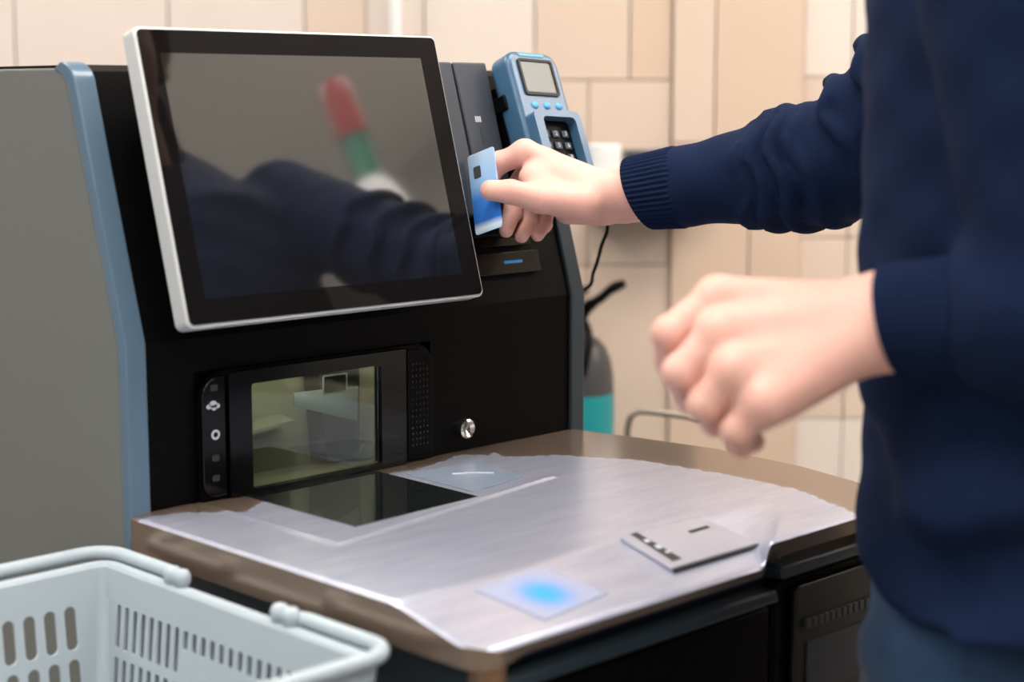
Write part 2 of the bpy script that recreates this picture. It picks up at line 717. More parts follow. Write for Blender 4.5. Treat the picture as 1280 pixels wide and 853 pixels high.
# ================================================================== SELF CHECKOUT
ZC = 0.90
WID = 0.5505
ZB = ZC + 0.154                   # where the front starts to lean back
ZT = ZC + 0.402
YT = 0.074
TW = 0.022
SLOPE = YT / (ZT - ZB)
EV = Vector((0, SLOPE, 1)).normalized()
EN = Vector((0, -1, SLOPE)).normalized()


def LP(x, z, n=0.0):
    """point on the leaning front at height z, n metres proud of it"""
    return Vector((x, (z - ZB) * SLOPE, z)) + EN * n


co = thing('self_checkout', 'black and grey self checkout tower with a steel scanner counter', 'self checkout', (0.25, 0.1, 0))

# side panels and their trims; the right one's shade is put into its colour
def side_profile(y_front_off=0.0):
    pts = [(0.0, 0.0), (0.0, ZB), (YT * 0.93, ZB + (ZT - ZB) * 0.93)]
    for k in range(1, 7):
        a = k / 6
        pts.append((YT * 0.93 + 0.022 * (1 - math.cos(a * math.pi / 2)) + 0.004 * a, ZT - 0.0174 + 0.0200 * math.sin(a * math.pi / 2)))
    return pts


pr = side_profile()
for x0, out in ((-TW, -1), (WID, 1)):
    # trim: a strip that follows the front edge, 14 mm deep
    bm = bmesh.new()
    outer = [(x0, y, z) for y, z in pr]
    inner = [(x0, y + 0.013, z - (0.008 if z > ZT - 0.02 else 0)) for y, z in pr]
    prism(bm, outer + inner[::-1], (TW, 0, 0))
    part('side_trim', bm, M['trim_blue' if out < 0 else 'shaded_blue'], co, bevel=0.003)
    prof = [(y + 0.013, z - (0.006 if z > ZT - 0.02 else 0)) for y, z in pr] + [(0.62, ZT - 0.002), (0.62, 0.0)]
    xx = x0 + 0.001 if out < 0 else x0 + 0.004
    part('side_panel', Prism([(xx, y, z) for y, z in prof], (TW - 0.005, 0, 0)), M['panel_grey'], co, bevel=0.002)

# front: lower part around the scanner opening, leaning part, top
bm = bmesh.new()
OX0, OX1, OZ1 = 0.0515, 0.3425, ZC + 0.1225
box(bm, 0, OX0, 0.004, 0.03, 0.3, ZB)
box(bm, OX1, WID, 0.004, 0.03, 0.3, ZB)
box(bm, OX0, OX1, 0.004, 0.03, OZ1, ZB)
prism(bm, [(0, 0.004, ZB), (0, YT + 0.004, ZT - 0.006), (0, YT + 0.02, ZT), (0, 0.60, ZT), (0, 0.60, ZT - 0.03), (0, YT + .06, ZT - .03), (0, 0.03, ZB)], (WID, 0, 0))
for q in ((OX0 - .02, 0.0985, .0125, .09, ZC - .03, ZB), (0.2865, OX1 + .02, .0125, .09, ZC - .03, ZB), (0.09, 0.29, .0125, .09, ZC + .1135, ZB)):
    box(bm, *q)
part('front_panel', bm, M['black'], co)

# scanner: outer strips, window frame, recess with mirrors, glass
sc = part('scanner', plate_with_holes(rrect(0.0525, 0.3415, ZC - 0.001, ZC + 0.1215, 0.02, 8, radii=(0.004, 0.004, 0.022, 0.034)),
                                      [rrect(0.1075, 0.2685, ZC + 0.004, ZC + 0.1075, 0.003, 3)],
                                      frame_mw((0, 0.003, 0), (1, 0, 0), (0, 0, 1), (0, -1, 0)), 0.006), M['black'], co)
part('window_frame', plate_with_holes(rrect(0.083, 0.300, ZC + 0.0005, ZC + 0.1195, 0.002, 2), [rrect(0.1085, 0.2675, ZC + 0.005, ZC + 0.1065, 0.003, 3)],
                                      frame_mw((0, -0.0035, 0), (1, 0, 0), (0, 0, 1), (0, -1, 0)), 0.006), M['black_gloss'], sc, bevel=0.001)
part('button_strip', Prism([(x, -0.004, z) for x, z in rrect(0.0545, 0.0805, ZC + 0.004, ZC + 0.117, 0.01, 8, radii=(0.014, 0.001, 0.001, 0.02))], (0, 0.006, 0)), M['black_gloss'], sc, bevel=0.0015)
part('speaker_strip', Prism([(x, -0.004, z) for x, z in rrect(0.304, 0.3385, ZC + 0.004, ZC + 0.1165, 0.01, 8, radii=(0.001, 0.004, 0.018, 0.001))], (0, 0.006, 0)), M['black'], sc, bevel=0.0015)
bm = bmesh.new()
for i in range(5):
    for j in range(15):
        x, z = 0.3105 + i * 0.005, ZC + 0.018 + j * 0.006
        if i == 4 and j > 13:
            continue
        prism(bm, [(x + .0013 * math.cos(a * math.pi / 3), -0.0045, z + .0013 * math.sin(a * math.pi / 3)) for a in range(6)], (0, 0.001, 0))
part('speaker_holes', bm, M['black_gloss'], sc)['kind'] = 'stuff'
# pictograms of the strip: small white cloud, ring, three dim marks
bm = bmesh.new()
for dx, dz, r in ((-.0045, -.001, .003), (0, .001, .0042), (.0045, -.001, .003), (.001, -.0025, .003)):
    prism(bm, [(0.0665 + dx + r * math.cos(a * math.pi / 6), -0.0042, ZC + 0.091 + dz + r * .8 * math.sin(a * math.pi / 6)) for a in range(12)], (0, -0.0002, 0))
part('cloud_mark', bm, M['ink_white'], sc)
part('ring_mark', plate_with_holes([(.0048 * math.cos(a * math.pi / 8), .0048 * math.sin(a * math.pi / 8)) for a in range(16)],
                                   [[(.0026 * math.cos(a * math.pi / 8), .0026 * math.sin(a * math.pi / 8)) for a in range(16)]],
                                   frame_mw((0.0685, -0.0043, ZC + 0.063), (1, 0, 0), (0, 0, 1), (0, -1, 0)), 0.0004), M['ink_white'], sc)
for z in (0.107, 0.041, 0.022):
    part('dim_mark', Prism([(x, -0.0042, z2) for x, z2 in rrect(0.064, 0.072, ZC + z - 0.003, ZC + z + 0.003, 0.0015, 2)], (0, -0.0002, 0)), M['ink_dark'], sc)
# recess
bm = bmesh.new()
x0, x1, z0, z1, yb = 0.100, 0.285, ZC - 0.002, ZC + 0.112, 0.075
for q in (((x0, yb, z0), (x1, yb, z0), (x1, yb, z1), (x0, yb, z1)),
          ((x0, .007, z0), (x0, yb, z0), (x0, yb, z1), (x0, .007, z1)),
          ((x1, .007, z0), (x1, yb, z0), (x1, yb, z1), (x1, .007, z1)),
          ((x0, .007, z1), (x1, .007, z1), (x1, yb, z1), (x0, yb, z1)),
          ((x0, .007, z0), (x1, .007, z0), (x1, yb, z0), (x0, yb, z0))):
    bm.faces.new([bm.verts.new(p) for p in q])
part('mirror_box', bm, M['olive'], sc)  # olive tone stands for reflections in the window, put into the colour
part('dark_wedge', Prism([(0.236, 0.07, ZC + 0.002), (0.283, 0.07, ZC + 0.002), (0.283, 0.07, ZC + 0.111), (0.226, 0.07, ZC + 0.111)], (0.005, -0.02, 0)), M['maroon'], sc)
ill = part('added_fill_strip', Box(0.112, 0.264, 0.010, 0.020, ZC + 0.1085, ZC + 0.1100), M['added_fill'], sc)  # glowing strip added to brighten the recess, no such lamp is seen
part('mirror_ledge', Prism([(0.101, 0.074, ZC + 0.045), (0.2, 0.074, ZC + 0.052), (0.2, 0.05, ZC + 0.048), (0.101, 0.05, ZC + 0.041)], (0, 0, 0.004)), M['olive'], sc)
part('reflection_plate', Prism([(0.185, 0.03, ZC + 0.084), (0.262, 0.024, ZC + 0.082), (0.262, 0.026, ZC + 0.046), (0.187, 0.032, ZC + 0.070)], (0, 0.002, 0)), M['reflection_plate'], sc)  # pale plate shaped as a reflection in the window
lab = part('label_frame', plate_with_holes(rrect(-.0155, .0155, -.0095, .0095, .001, 2), [rrect(-.0135, .0135, -.0078, .0078, .001, 2)],
                                           frame_mw((0.2165, 0.004, ZC + 0.0925), (1, 0, 0), (0, 0, 1), (0, -1, 0)), 0.0006), M['ink_white'], sc)
part('label_fill', Prism([(x, 0.0045, z) for x, z in rrect(0.203, 0.230, ZC + 0.0847, ZC + 0.1003, 0.001, 2)], (0, 0.0004, 0)), M['lcd'], sc)
part('window_pane', Box(0.1085, 0.2675, -0.0012, 0.0, ZC + 0.005, ZC + 0.1065), M['window_glass'], sc)

# key lock on the front
lk = part('lock', lathe([(0, .006), (.0082, .012), (.0104, .0105), (.0112, 0.006), (.0112, -.006)], (0, 0, 0), 28), M['chrome'], co,
          mw=frame_mw((0.3845, 0.0025, ZC + 0.0255), (1, 0, 0), (0, 0, 1), (0, -1, 0)), smooth=False)
part('keyhole', Box(-.0007, .0007, -.004, .004, 0, .0004, mw=frame_mw((0.3845, -0.0096, ZC + 0.0255), (1, 0, 0), (0, 0, 1), (0, -1, 0))), M['ink_dark'], lk)

# card reader block on the leaning front
GX = 0.4155
def leanbox(bm, xa, xb, za, zb, na, nb):
    v = []
    for x in (xa, xb):
        for z in (za, zb):
            for n in (na, nb):
                v.append(bm.verts.new(LP(x, z, n)))
    for f in ((0, 1, 3, 2), (4, 6, 7, 5), (0, 4, 5, 1), (2, 3, 7, 6), (0, 2, 6, 4), (1, 5, 7, 3)):
        bm.faces.new([v[i] for i in f])
def Lean(*a):
    bm = bmesh.new()
    leanbox(bm, *a)
    return bm
rd = part('card_reader', Lean(GX + 0.0012, 0.4645, ZC + 0.243, ZC + 0.402, -0.002, 0.0275), M['slate'], co, bevel=0.0025)
part('reader_rail', Lean(0.372, GX - 0.0012, ZC + 0.243, ZC + 0.402, -0.002, 0.0275), M['slate'], rd, bevel=0.0025)
part('slot_floor', Lean(GX - 0.0012, GX + 0.0012, ZC + 0.243, ZC + 0.400, -0.002, 0.006), M['black'], rd)
bm = bmesh.new()
leanbox(bm, 0.4358, 0.4368, ZC + 0.312, ZC + 0.334, 0.0275, 0.0278)
part('slot_mark', bm, M['ink_dark'], rd)
bm = bmesh.new()
leanbox(bm, 0.4315, 0.4335, ZC + 0.3385, ZC + 0.3445, 0.0275, 0.0278)
leanbox(bm, 0.4345, 0.4365, ZC + 0.3385, ZC + 0.3445, 0.0275, 0.0278)
leanbox(bm, 0.4375, 0.4395, ZC + 0.3385, ZC + 0.3445, 0.0275, 0.0278)
part('card_mark', bm, M['ink_white'], rd)
# receipt ledge and indicator under the reader
rp = part('receipt_slot', Lean(0.375, 0.505, ZC + 0.222, ZC + 0.242, -0.002, 0.014), M['black'], co, bevel=0.002)
part('slot_mouth', Lean(0.40, 0.498, ZC + 0.212, ZC + 0.2215, -0.002, 0.006), M['black_gloss'], rp)
ip = part('indicator_panel', Lean(0.375, 0.508, ZC + 0.183, ZC + 0.206, -0.002, 0.004), M['black_gloss'], co, bevel=0.001)
part('indicator_light', Lean(0.4535, 0.4805, ZC + 0.1935, ZC + 0.1965, 0.003, 0.0048), M['led_small'], ip)

# ------------------------------------------------------------------ counter
XL = -0.0215
def x_right(y):
    pts = [(-0.470, 0.505), (-0.456, 0.520), (-0.3725, 0.5614), (-0.294, 0.5802), (-0.184, 0.5877), (-0.071, 0.5713), (0.0, 0.558)]
    ys, xs = zip(*pts)
    return float(np.interp(y, ys, xs))


def seg_d(x, y, a, b):
    a, b = np.array(a), np.array(b)
    ab = b - a
    t = np.clip(((x - a[0]) * ab[0] + (y - a[1]) * ab[1]) / (ab @ ab), 0, 1)
    return np.hypot(x - a[0] - t * ab[0], y - a[1] - t * ab[1])


def sstep(a, b, v):
    t = np.clip((v - a) / (b - a), 0, 1)
    return t * t * (3 - 2 * t)


def top_z(x, y):
    s = np.clip((-0.357 - y) / 0.098, 0, 1.2)
    s = np.where(s < 0.12, s * s / 0.24, s - 0.06)
    e = 0.314 + (y + 0.4535) * 1.2
    w = 0.007 + np.clip(y + 0.4535, 0, 1) * 0.55
    z = ZC - 0.0215 * s * (1 - sstep(e - w, e + w, x))
    # raised lip of the scanner platter
    d = np.minimum(seg_d(x, y, (0.0495, -0.01), (0.0515, -0.205)), seg_d(x, y, (0.0515, -0.205), (0.3628, -0.1526)))
    z = z + 0.0020 * np.exp(-(d / 0.0032) ** 2)
    return z


FILM = [(-.03, -.008), (0.018, -0.016), (0.06, -0.055), (0.11, -0.03), (0.262, -0.025), (0.288, -.03), (0.33, -.022), (0.372, -.008), (0.392, -.03), (0.405, -.025), (0.400, -.05),
        (0.4453, -0.0837), (0.4862, -.1600), (0.4975, -.265), (0.4945, -.355), (0.452, -.452), (0.45, -.49), (-.05, -.49)]


def film_mask(x, y):
    d = np.full(np.shape(x), 9.0)
    ins = np.zeros(np.shape(x), bool)
    n = len(FILM)
    for i in range(n):
        a, b = FILM[i], FILM[(i + 1) % n]
        d = np.minimum(d, seg_d(x, y, a, b))
        c = ((a[1] > y) != (b[1] > y)) & (x < (b[0] - a[0]) * (y - a[1]) / (b[1] - a[1] + 1e-12) + a[0])
        ins ^= c
    return np.where(ins, d, -d)


ny, nx = 170, 200
V, F, CO = [], [], []
YF = -0.4535
for j in range(ny + 1):
    y = 0.004 + (YF - 0.004) * j / ny
    xr = x_right(y)
    xl = XL
    r = 0.022
    if y < YF + r:                                        # rounded front left corner
        q = YF + r - y
        xl = XL + r - math.sqrt(max(0, r * r - q * q))
    for i in range(nx + 1):
        V.append((xl + (xr - xl) * i / nx, y))
V = np.array(V)
z = top_z(V[:, 0], V[:, 1])
fm = film_mask(V[:, 0], V[:, 1]) + 0.002 * np.sin(V[:, 0] * 310) * np.sin(V[:, 1] * 270 + 1)
# edges fall over a small radius
edge = np.minimum(np.minimum(V[:, 0] - XL, V[:, 1] - YF), 0.02)
z = z - 0.0025 * (1 - np.clip(edge / 0.004, 0, 1)) ** 2
top = np.column_stack([V, z])
cov = np.clip(fm / 0.004 + 0.5, 0, 1)
idx = lambda i, j: j * (nx + 1) + i
F = [(idx(i, j), idx(i, j + 1), idx(i + 1, j + 1), idx(i + 1, j)) for j in range(ny) for i in range(nx)]
# skirt round the outline
ring = [idx(0, j) for j in range(ny + 1)] + [idx(i, ny) for i in range(1, nx + 1)] + [idx(nx, j) for j in range(ny - 1, -1, -1)]
def z_low(x):
    return ZC - 0.0345 + 0.019 * float(sstep(0.325, 0.333, x))
base = len(top)
def z_skirt(k):
    x, y, zt = top[k]
    zl_ = z_low(x)
    if y < YF + 0.002 and x < 0.33:
        t = float(sstep(0.0, 0.03, x))
        zl_ = zl_ * (1 - t) + max(zl_, zt - 0.0065) * t
    return zl_
low = np.array([(top[k][0], top[k][1], z_skirt(k)) for k in ring])
nb = base + len(ring)
F += [(nb + k, base + k, base + k + 1, nb + k + 1) for k in range(len(ring) - 1)]
F = [f[::-1] for f in F]
rim_ = np.array([top[k] for k in ring])
VV = np.concatenate([top, low, rim_])
ct = part('counter_top', (VV, F), M['steel'], co, smooth=True)
ct.data.set_sharp_from_angle(angle=0.6)
a = ct.data.attributes.new('coat', 'FLOAT', 'POINT')
a.data.foreach_set('value', np.concatenate([cov, np.zeros(2 * len(low))]).astype(np.float32))

# scanner glass let into the counter, sticker, light pad, tag plate
part('scanner_glass', Prism([(0.098, -0.004, ZC), (0.2555, -0.009, ZC), (0.2525, -0.1628, ZC), (0.098, -0.170, ZC)], (0, 0, 0.0009)), M['scan_glass'], ct)
st = part('counter_sticker', Prism([(0.268, -0.04, ZC + .0002), (0.358, -0.05, ZC + .0002), (0.3431, -0.1335, ZC + .0002), (0.263, -0.145, ZC + .0002)], (0, 0, 0.0005)), M['film'], ct)
bm = bmesh.new()
for a_, b_ in (((0.312, -.082), (0.332, -.102)), ((0.300, -.075), (0.312, -.082))):
    tube(bm, [(a_[0], a_[1], ZC + .0008), (b_[0], b_[1], ZC + .0008)], 0.0013, 5)
part('tick_mark', bm, M['ink_white'], st)


def on_top(poly, lift, thick, n=1):
    """flat piece following the counter surface"""
    bm = bmesh.new()
    lo = [bm.verts.new((x, y, float(top_z(np.array(min(x, 0.2)), np.array(y))) + lift)) for x, y in poly]
    hi = [bm.verts.new((v.co.x, v.co.y, v.co.z + thick)) for v in lo]
    bm.faces.new(lo[::-1])
    bm.faces.new(hi)
    for i in range(len(poly)):
        j = (i + 1) % len(poly)
        bm.faces.new([lo[i], lo[j], hi[j], hi[i]])
    return bm


def pad_mat():
    m = mat('pale light pad', (165, 172, 200), 0.35)
    nt = m.node_tree
    N, L = nt.nodes, nt.links
    tc = N.new('ShaderNodeTexCoord')
    g = N.new('ShaderNodeVectorMath')
    g.operation = 'DISTANCE'
    g.inputs[1].default_value = (0.0943 - 0.25, -0.405 - 0.1, 0.889)
    L.new(tc.outputs['Object'], g.inputs[0])
    g.inputs[1].default_value = (0.0943, -0.405, 0.8895)
    mr = N.new('ShaderNodeMapRange')
    mr.interpolation_type = 'SMOOTHERSTEP'
    mr.inputs['From Min'].default_value = 0.0
    mr.inputs['From Max'].default_value = 0.030
    mr.inputs['To Min'].default_value = 0.35
    mr.inputs['To Max'].default_value = 0.0
    L.new(g.outputs['Value'], mr.inputs['Value'])
    b = N['Principled BSDF']
    b.inputs['Emission Color'].default_value = (*lin((30, 165, 255)), 1)
    L.new(mr.outputs[0], b.inputs['Emission Strength'])
    lens = N.new('ShaderNodeMix')  # blue of the glow is painted into the pad's base colour too
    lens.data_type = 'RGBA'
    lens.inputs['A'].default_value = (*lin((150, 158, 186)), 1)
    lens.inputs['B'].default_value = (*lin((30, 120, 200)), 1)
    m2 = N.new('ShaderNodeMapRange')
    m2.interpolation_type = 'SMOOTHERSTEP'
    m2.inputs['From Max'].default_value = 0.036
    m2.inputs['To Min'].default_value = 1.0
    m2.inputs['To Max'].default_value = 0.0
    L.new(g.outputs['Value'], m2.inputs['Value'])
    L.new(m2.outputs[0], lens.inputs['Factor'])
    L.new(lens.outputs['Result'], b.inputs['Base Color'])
    return m


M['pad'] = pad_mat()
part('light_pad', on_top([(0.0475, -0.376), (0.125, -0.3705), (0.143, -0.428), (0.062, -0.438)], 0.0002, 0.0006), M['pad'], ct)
tp = part('tag_plate', on_top([(0.230, -0.3625), (0.3330, -0.3655), (0.3400, -0.4255), (0.2235, -0.4255)], 0.0005, 0.0035), M['plate'], ct, bevel=0.001)
part('printed_strip', on_top([(0.2420, -0.3635), (0.2500, -0.3635), (0.2455, -0.4175), (0.2340, -0.4175)], 0.0041, 0.0003), M['ink_dark'], tp)
for k, (y0, y1) in enumerate(((-.378, -.383), (-.390, -.396), (-.402, -.405))):
    part('strip_print', on_top([(0.2415, y0), (0.2475, y0), (0.2460, y1), (0.240, y1)], 0.0045, 0.0003), M['ink_white'], tp)
part('plate_slot', on_top([(0.2955, -0.382), (0.322, -0.3815), (0.322, -0.3855), (0.296, -0.386)], 0.0041, 0.0003), M['ink_dark'], tp)
part('plate_edge', on_top([(0.2240, -0.4262), (0.3400, -0.4262), (0.3400, -0.4282), (0.2240, -0.4282)], 0.0003, 0.003), M['ink_dark'], tp)

# ------------------------------------------------------------------ base cabinet under the counter
bm = bmesh.new()
box(bm, 0.0, 0.5495, -0.425, 0.0035, 0.06, ZC - 0.04)
bc = part('base_cabinet', bm, M['shaded_blue'], co, bevel=0.004)
bm = bmesh.new()
prism(bm, [(-0.004, -0.425, ZC - 0.046), (-0.004, -0.446, ZC - 0.048), (-0.004, -0.449, ZC - 0.058), (-0.004, -0.425, ZC - 0.062)], (0.343, 0, 0))
prism(bm, [(0.341, -0.425, ZC - 0.026), (0.341, -0.449, ZC - 0.028), (0.341, -0.452, ZC - 0.038), (0.341, -0.425, ZC - 0.042)], (0.21, 0, 0))
part('edge_moulding', bm, M['shaded_blue'], bc, bevel=0.002)
part('front_door', Box(0.004, 0.3385, -0.440, -0.4255, 0.10, ZC - 0.064), M['black'], bc, bevel=0.003)
dr = part('side_door', Box(0.343, 0.5485, -0.440, -0.4255, 0.10, ZC - 0.044), M['black'], bc, bevel=0.003)
rx = part('coupon_unit', Prism([(x, -0.440, z) for x, z in rrect(0.368, 0.52, ZC - 0.165, ZC - 0.052, 0.006, 4)], (0, -0.006, 0)), M['olive_plastic'], bc, bevel=0.0015)
part('coupon_window', Box(0.385, 0.505, -0.4475, -0.446, ZC - 0.155, ZC - 0.105), M['slate'], rx)
bm = bmesh.new()
for k in range(14):
    box(bm, 0.382 + k * 0.009, 0.388 + k * 0.009, -0.449, -0.446, ZC - 0.092, ZC - 0.084)
part('coupon_ridges', bm, M['charcoal'], rx)['kind'] = 'stuff'
part('corner_post', Tube([(0.006, -0.434, 0.06), (0.006, -0.434, ZC - 0.034)], 0.0145, 14), M['bronze'], bc)

# ================================================================== MONITOR
MT = 0.2738
EU = Vector((1, 0, 0))
EVm = Vector((0, math.sin(MT), math.cos(MT)))
ENm = EU.cross(EVm)                      # out of the screen, towards the front
if ENm.y > 0:
    ENm = -ENm
M0 = Vector((0.0045, -0.060, ZC + 0.1733))
MWm = frame_mw(M0, EU, EVm, -EU.cross(EVm) if EU.cross(EVm).y > 0 else EU.cross(EVm))
mo = thing('touchscreen_monitor', 'dark touchscreen monitor in a silver frame mounted on the black tower', 'monitor', tuple(M0))
MW_, MH_ = 0.3553, 0.2716
part('housing', Prism([(x, y, -0.0205) for x, y in rrect(0, MW_, 0, MH_, 0.007, 6)], (0, 0, 0.020)), M['silver'], mo, mw=MWm, bevel=0.002)
part('bezel', plate_with_holes(rrect(0.0028, MW_ - 0.0028, 0.0028, MH_ - 0.0028, 0.005, 5), [rrect(0.0225, 0.3300, 0.0246, 0.2475, 0.0004, 1)], MWm, 0.0014), M['bezel'], mo)
part('screen', Prism([(x, y, -0.0003) for x, y in rrect(0.0225, 0.3300, 0.0246, 0.2475, 0.0004, 1)], (0, 0, 0.0007)), M['screen'], mo, mw=MWm)
part('back_shell', Prism([(x, y, -0.05) for x, y in rrect(0.05, MW_ - 0.05, 0.04, MH_ - 0.04, 0.02, 6)], (0, 0, 0.03)), M['black'], mo, mw=MWm, bevel=0.004)
part('mounting_arm', Box(0.12, 0.24, 0.1, 0.17, -0.061, -0.049, mw=MWm), M['black'], mo)

# ================================================================== CARD TERMINAL
R3 = ((0.998845, -0.0215928, 0.04292345), (0.00269781, 0.91712729, 0.39858531), (-0.04797284, -0.39800915, 0.91612626))
ex, eb, eu = [Vector((R3[0][k], R3[1][k], R3[2][k])) for k in range(3)]
ex = ex.normalized()
eu = (eu - ex * eu.dot(ex)).normalized()
en = ex.cross(eu)                        # local z = out of the face
MWt = frame_mw(Vector((0.4705, 0.0248, 1.3234)), ex, eu, en)
te = thing('card_terminal', 'blue handheld card terminal with a small grey display and keypad', 'card terminal', (0.50, 0.03, 1.19))
TWD, THT = 0.078, 0.168
out = rrect(0, TWD, -THT, 0.0, 0.01, 6, radii=(0.012, 0.012, 0.016, 0.016))
part('body', Prism([(x, y, -0.030) for x, y in out], (0, 0, 0.030)), M['term_blue'], te, mw=MWt, bevel=0.005)
sf = part('display_frame', plate_with_holes(rrect(0.0135, 0.0665, -0.052, -0.0095, 0.004, 4), [rrect(0.0165, 0.0635, -0.0485, -0.0125, 0.002, 3)], MWt @ Matrix.Translation((0, 0, 0.0005)), 0.003), M['ink_dark'], te)
part('display', Prism([(x, y, -0.0006) for x, y in rrect(0.016, 0.064, -0.049, -0.012, 0.002, 3)], (0, 0, 0.0014)), M['lcd'], te, mw=MWt)
part('brow', Prism([(x, y, 0) for x, y in rrect(0.018, 0.058, -0.0062, -0.0030, 0.0015, 3)], (0, 0, 0.0008)), M['term_light'], te, mw=MWt)
for k in range(3):
    cx = 0.0235 + k * 0.0185
    bt = lathe([(0, .0022), (.003, .002), (.0052, .0008), (.0055, -.001)], (0, 0, 0), 18)
    bmesh.ops.transform(bt, matrix=MWt @ Matrix.Translation((cx, -0.0635, 0)) @ Matrix.Scale(0.8, 4, (0, 1, 0)), verts=bt.verts)
    part('soft_button', bt, M['term_light'], te, smooth=True)
# keypad hood: raised frame round a recessed keypad
hood_out = rrect(0.004, TWD - 0.002, -0.158, -0.0745, 0.008, 6)
hood_in = rrect(0.0165, TWD - 0.0115, -0.150, -0.0815, 0.006, 6)
hd = part('keypad_hood', plate_with_holes(hood_out, [hood_in], MWt @ Matrix.Translation((0, 0, 0.006)), 0.014), M['term_blue'], te, bevel=0.0015)
kp = part('keypad', Prism([(x, y, -0.0002) for x, y in rrect(0.015, TWD - 0.010, -0.152, -0.080, 0.006, 4)], (0, 0, 0.001)), M['black'], te, mw=MWt)
digits = '123456789*0#'
for r in range(4):
    for c in range(3):
        kx, ky = 0.0265 + c * 0.0150, -0.097 - r * 0.0135
        ko = part('key', Prism([(x, y, 0.0006) for x, y in rrect(kx - .0050, kx + .0050, ky - .0040, ky + .0040, 0.0015, 3)], (0, 0, 0.0022)),
                  M['term_green'] if r == 3 and c == 2 else M['key_dark'], te, mw=MWt, bevel=0.0006)
        part('key_digit', text_bm(digits[r * 3 + c], 0.0072, MWt @ Matrix.Translation((kx, ky + .0002, 0.0031))), M['ink_white'], ko)
bm = bmesh.new()
box(bm, 0.01, 0.03, -0.15, -0.05, -0.075, -0.031, mw=MWt)
box(bm, 0.004, TWD - .004, -0.16, -0.03, -0.042, -0.031, mw=MWt)
box(bm, TWD - 0.001, TWD + 0.006, -0.155, -0.132, -0.035, 0.006, mw=MWt)
box(bm, TWD - 0.001, TWD + 0.003, -0.058, -0.040, -0.035, -0.006, mw=MWt)
box(bm, -0.003, 0.0005, -0.062, -0.045, -0.038, -0.016, mw=MWt)
part('cradle', bm, M['black'], te, bevel=0.0015)
cb = smooth_path([(0.56, 0.02, 1.165), (0.6591, 0.0486, 1.1288), (0.6593, 0.0561, 1.0963), (0.6650, 0.0727, 1.0662), (0.6686, 0.0929, 1.0432), (0.575, 0.11, 1.04)], 8)
part('cable', Tube(cb, 0.0022, 8), M['black'], te, smooth=True)

# ================================================================== PAYMENT CARD
cardc = (0.4002, -0.0202, 1.1769)
CTL, CBL, CTR = Vector((0.4065, 0.0094, 1.2140)), Vector((0.3944, -0.0165, 1.1314)), Vector((0.4070, -0.0180, 1.2213))
cy_ = (CTL - CBL).normalized()
cx_ = (CTR - CTL)
cx_ = (cx_ - cy_ * cx_.dot(cy_)).normalized()
cz_ = cx_.cross(cy_)
MWc = frame_mw(CBL, cx_, cy_, cz_)
CW, CH = 0.0345, 0.0856
MWc = MWc @ Matrix.Translation((CW / 2, CH / 2, 0))
cz0 = Vector(MWc.translation)
cardo = bpy.data.objects.new('payment_card', None)
COL.objects.link(cardo)
tag(cardo, 'light blue chip card held upright in the slot of the card reader', 'card')
cardo.matrix_world = MWc
pc = obj('card_body', Prism([(x, y, -0.0004) for x, y in rrect(-CW / 2 - 0.006, CW / 2, -CH / 2, CH / 2, 0.003, 4)], (0, 0, 0.0008)), M['card'], cardo)
obj('chip', Prism([(x, y, -0.0006) for x, y in rrect(-CW / 2 + 0.001, -CW / 2 + 0.012, CH / 2 - 0.027, CH / 2 - 0.014, 0.002, 3)], (0, 0, 0.0012)), M['chrome'], cardo)

# ================================================================== SHOPPING BASKET
bk = thing('shopping_basket', 'pale grey plastic shopping basket with slotted walls beside the counter', 'basket', (-0.21, -0.2, 0.665))
BX0, BX1, BY0, BY1, BZ, BH = -0.375, -0.055, -0.368, -0.008, 0.866, 0.20
DR = 0.10                                 # draft of the walls
CRN = 0.007


def brect(off, z, n=6):
    sh = DR * (BZ - z)
    return [(x, y, z) for x, y in rrect(BX0 + sh - off, BX1 - sh + off, BY0 + sh - off, BY1 - sh + off, CRN + max(off, 0), n)]


def loft(rows):
    bm = bmesh.new()
    rs = [[bm.verts.new(p) for p in r] for r in rows]
    for a, b in zip(rs, rs[1:]):
        n = len(a)
        for k in range(n):
            bm.faces.new([a[k], a[(k + 1) % n], b[(k + 1) % n], b[k]])
    return bm


part('rim', loft([brect(0, BZ - 0.028), brect(0.0, BZ - 0.003), brect(0.002, BZ), brect(0.010, BZ), brect(0.0125, BZ - 0.002), brect(0.0125, BZ - 0.018), brect(0.010, BZ - 0.018),
                  brect(0.0095, BZ - 0.004), brect(0.004, BZ - 0.004), brect(0.0028, BZ - 0.028), brect(0, BZ - 0.028)]), M['basket'], bk, smooth=False)
zb_ = BZ - BH
bm = loft([brect(0.0, zb_ + 0.03), brect(0.0, zb_), brect(-0.05, zb_), brect(-0.05, zb_ - 0.002), brect(0.0028, zb_ - 0.002), brect(0.0028, zb_ + 0.03), brect(0.0, zb_ + 0.03)])
sh = DR * BH
box(bm, BX0 + sh + .02, BX1 - sh - .02, BY0 + sh + .02, BY1 - sh - .02, zb_ - 0.002, zb_)
part('basket_floor', bm, M['basket'], bk)
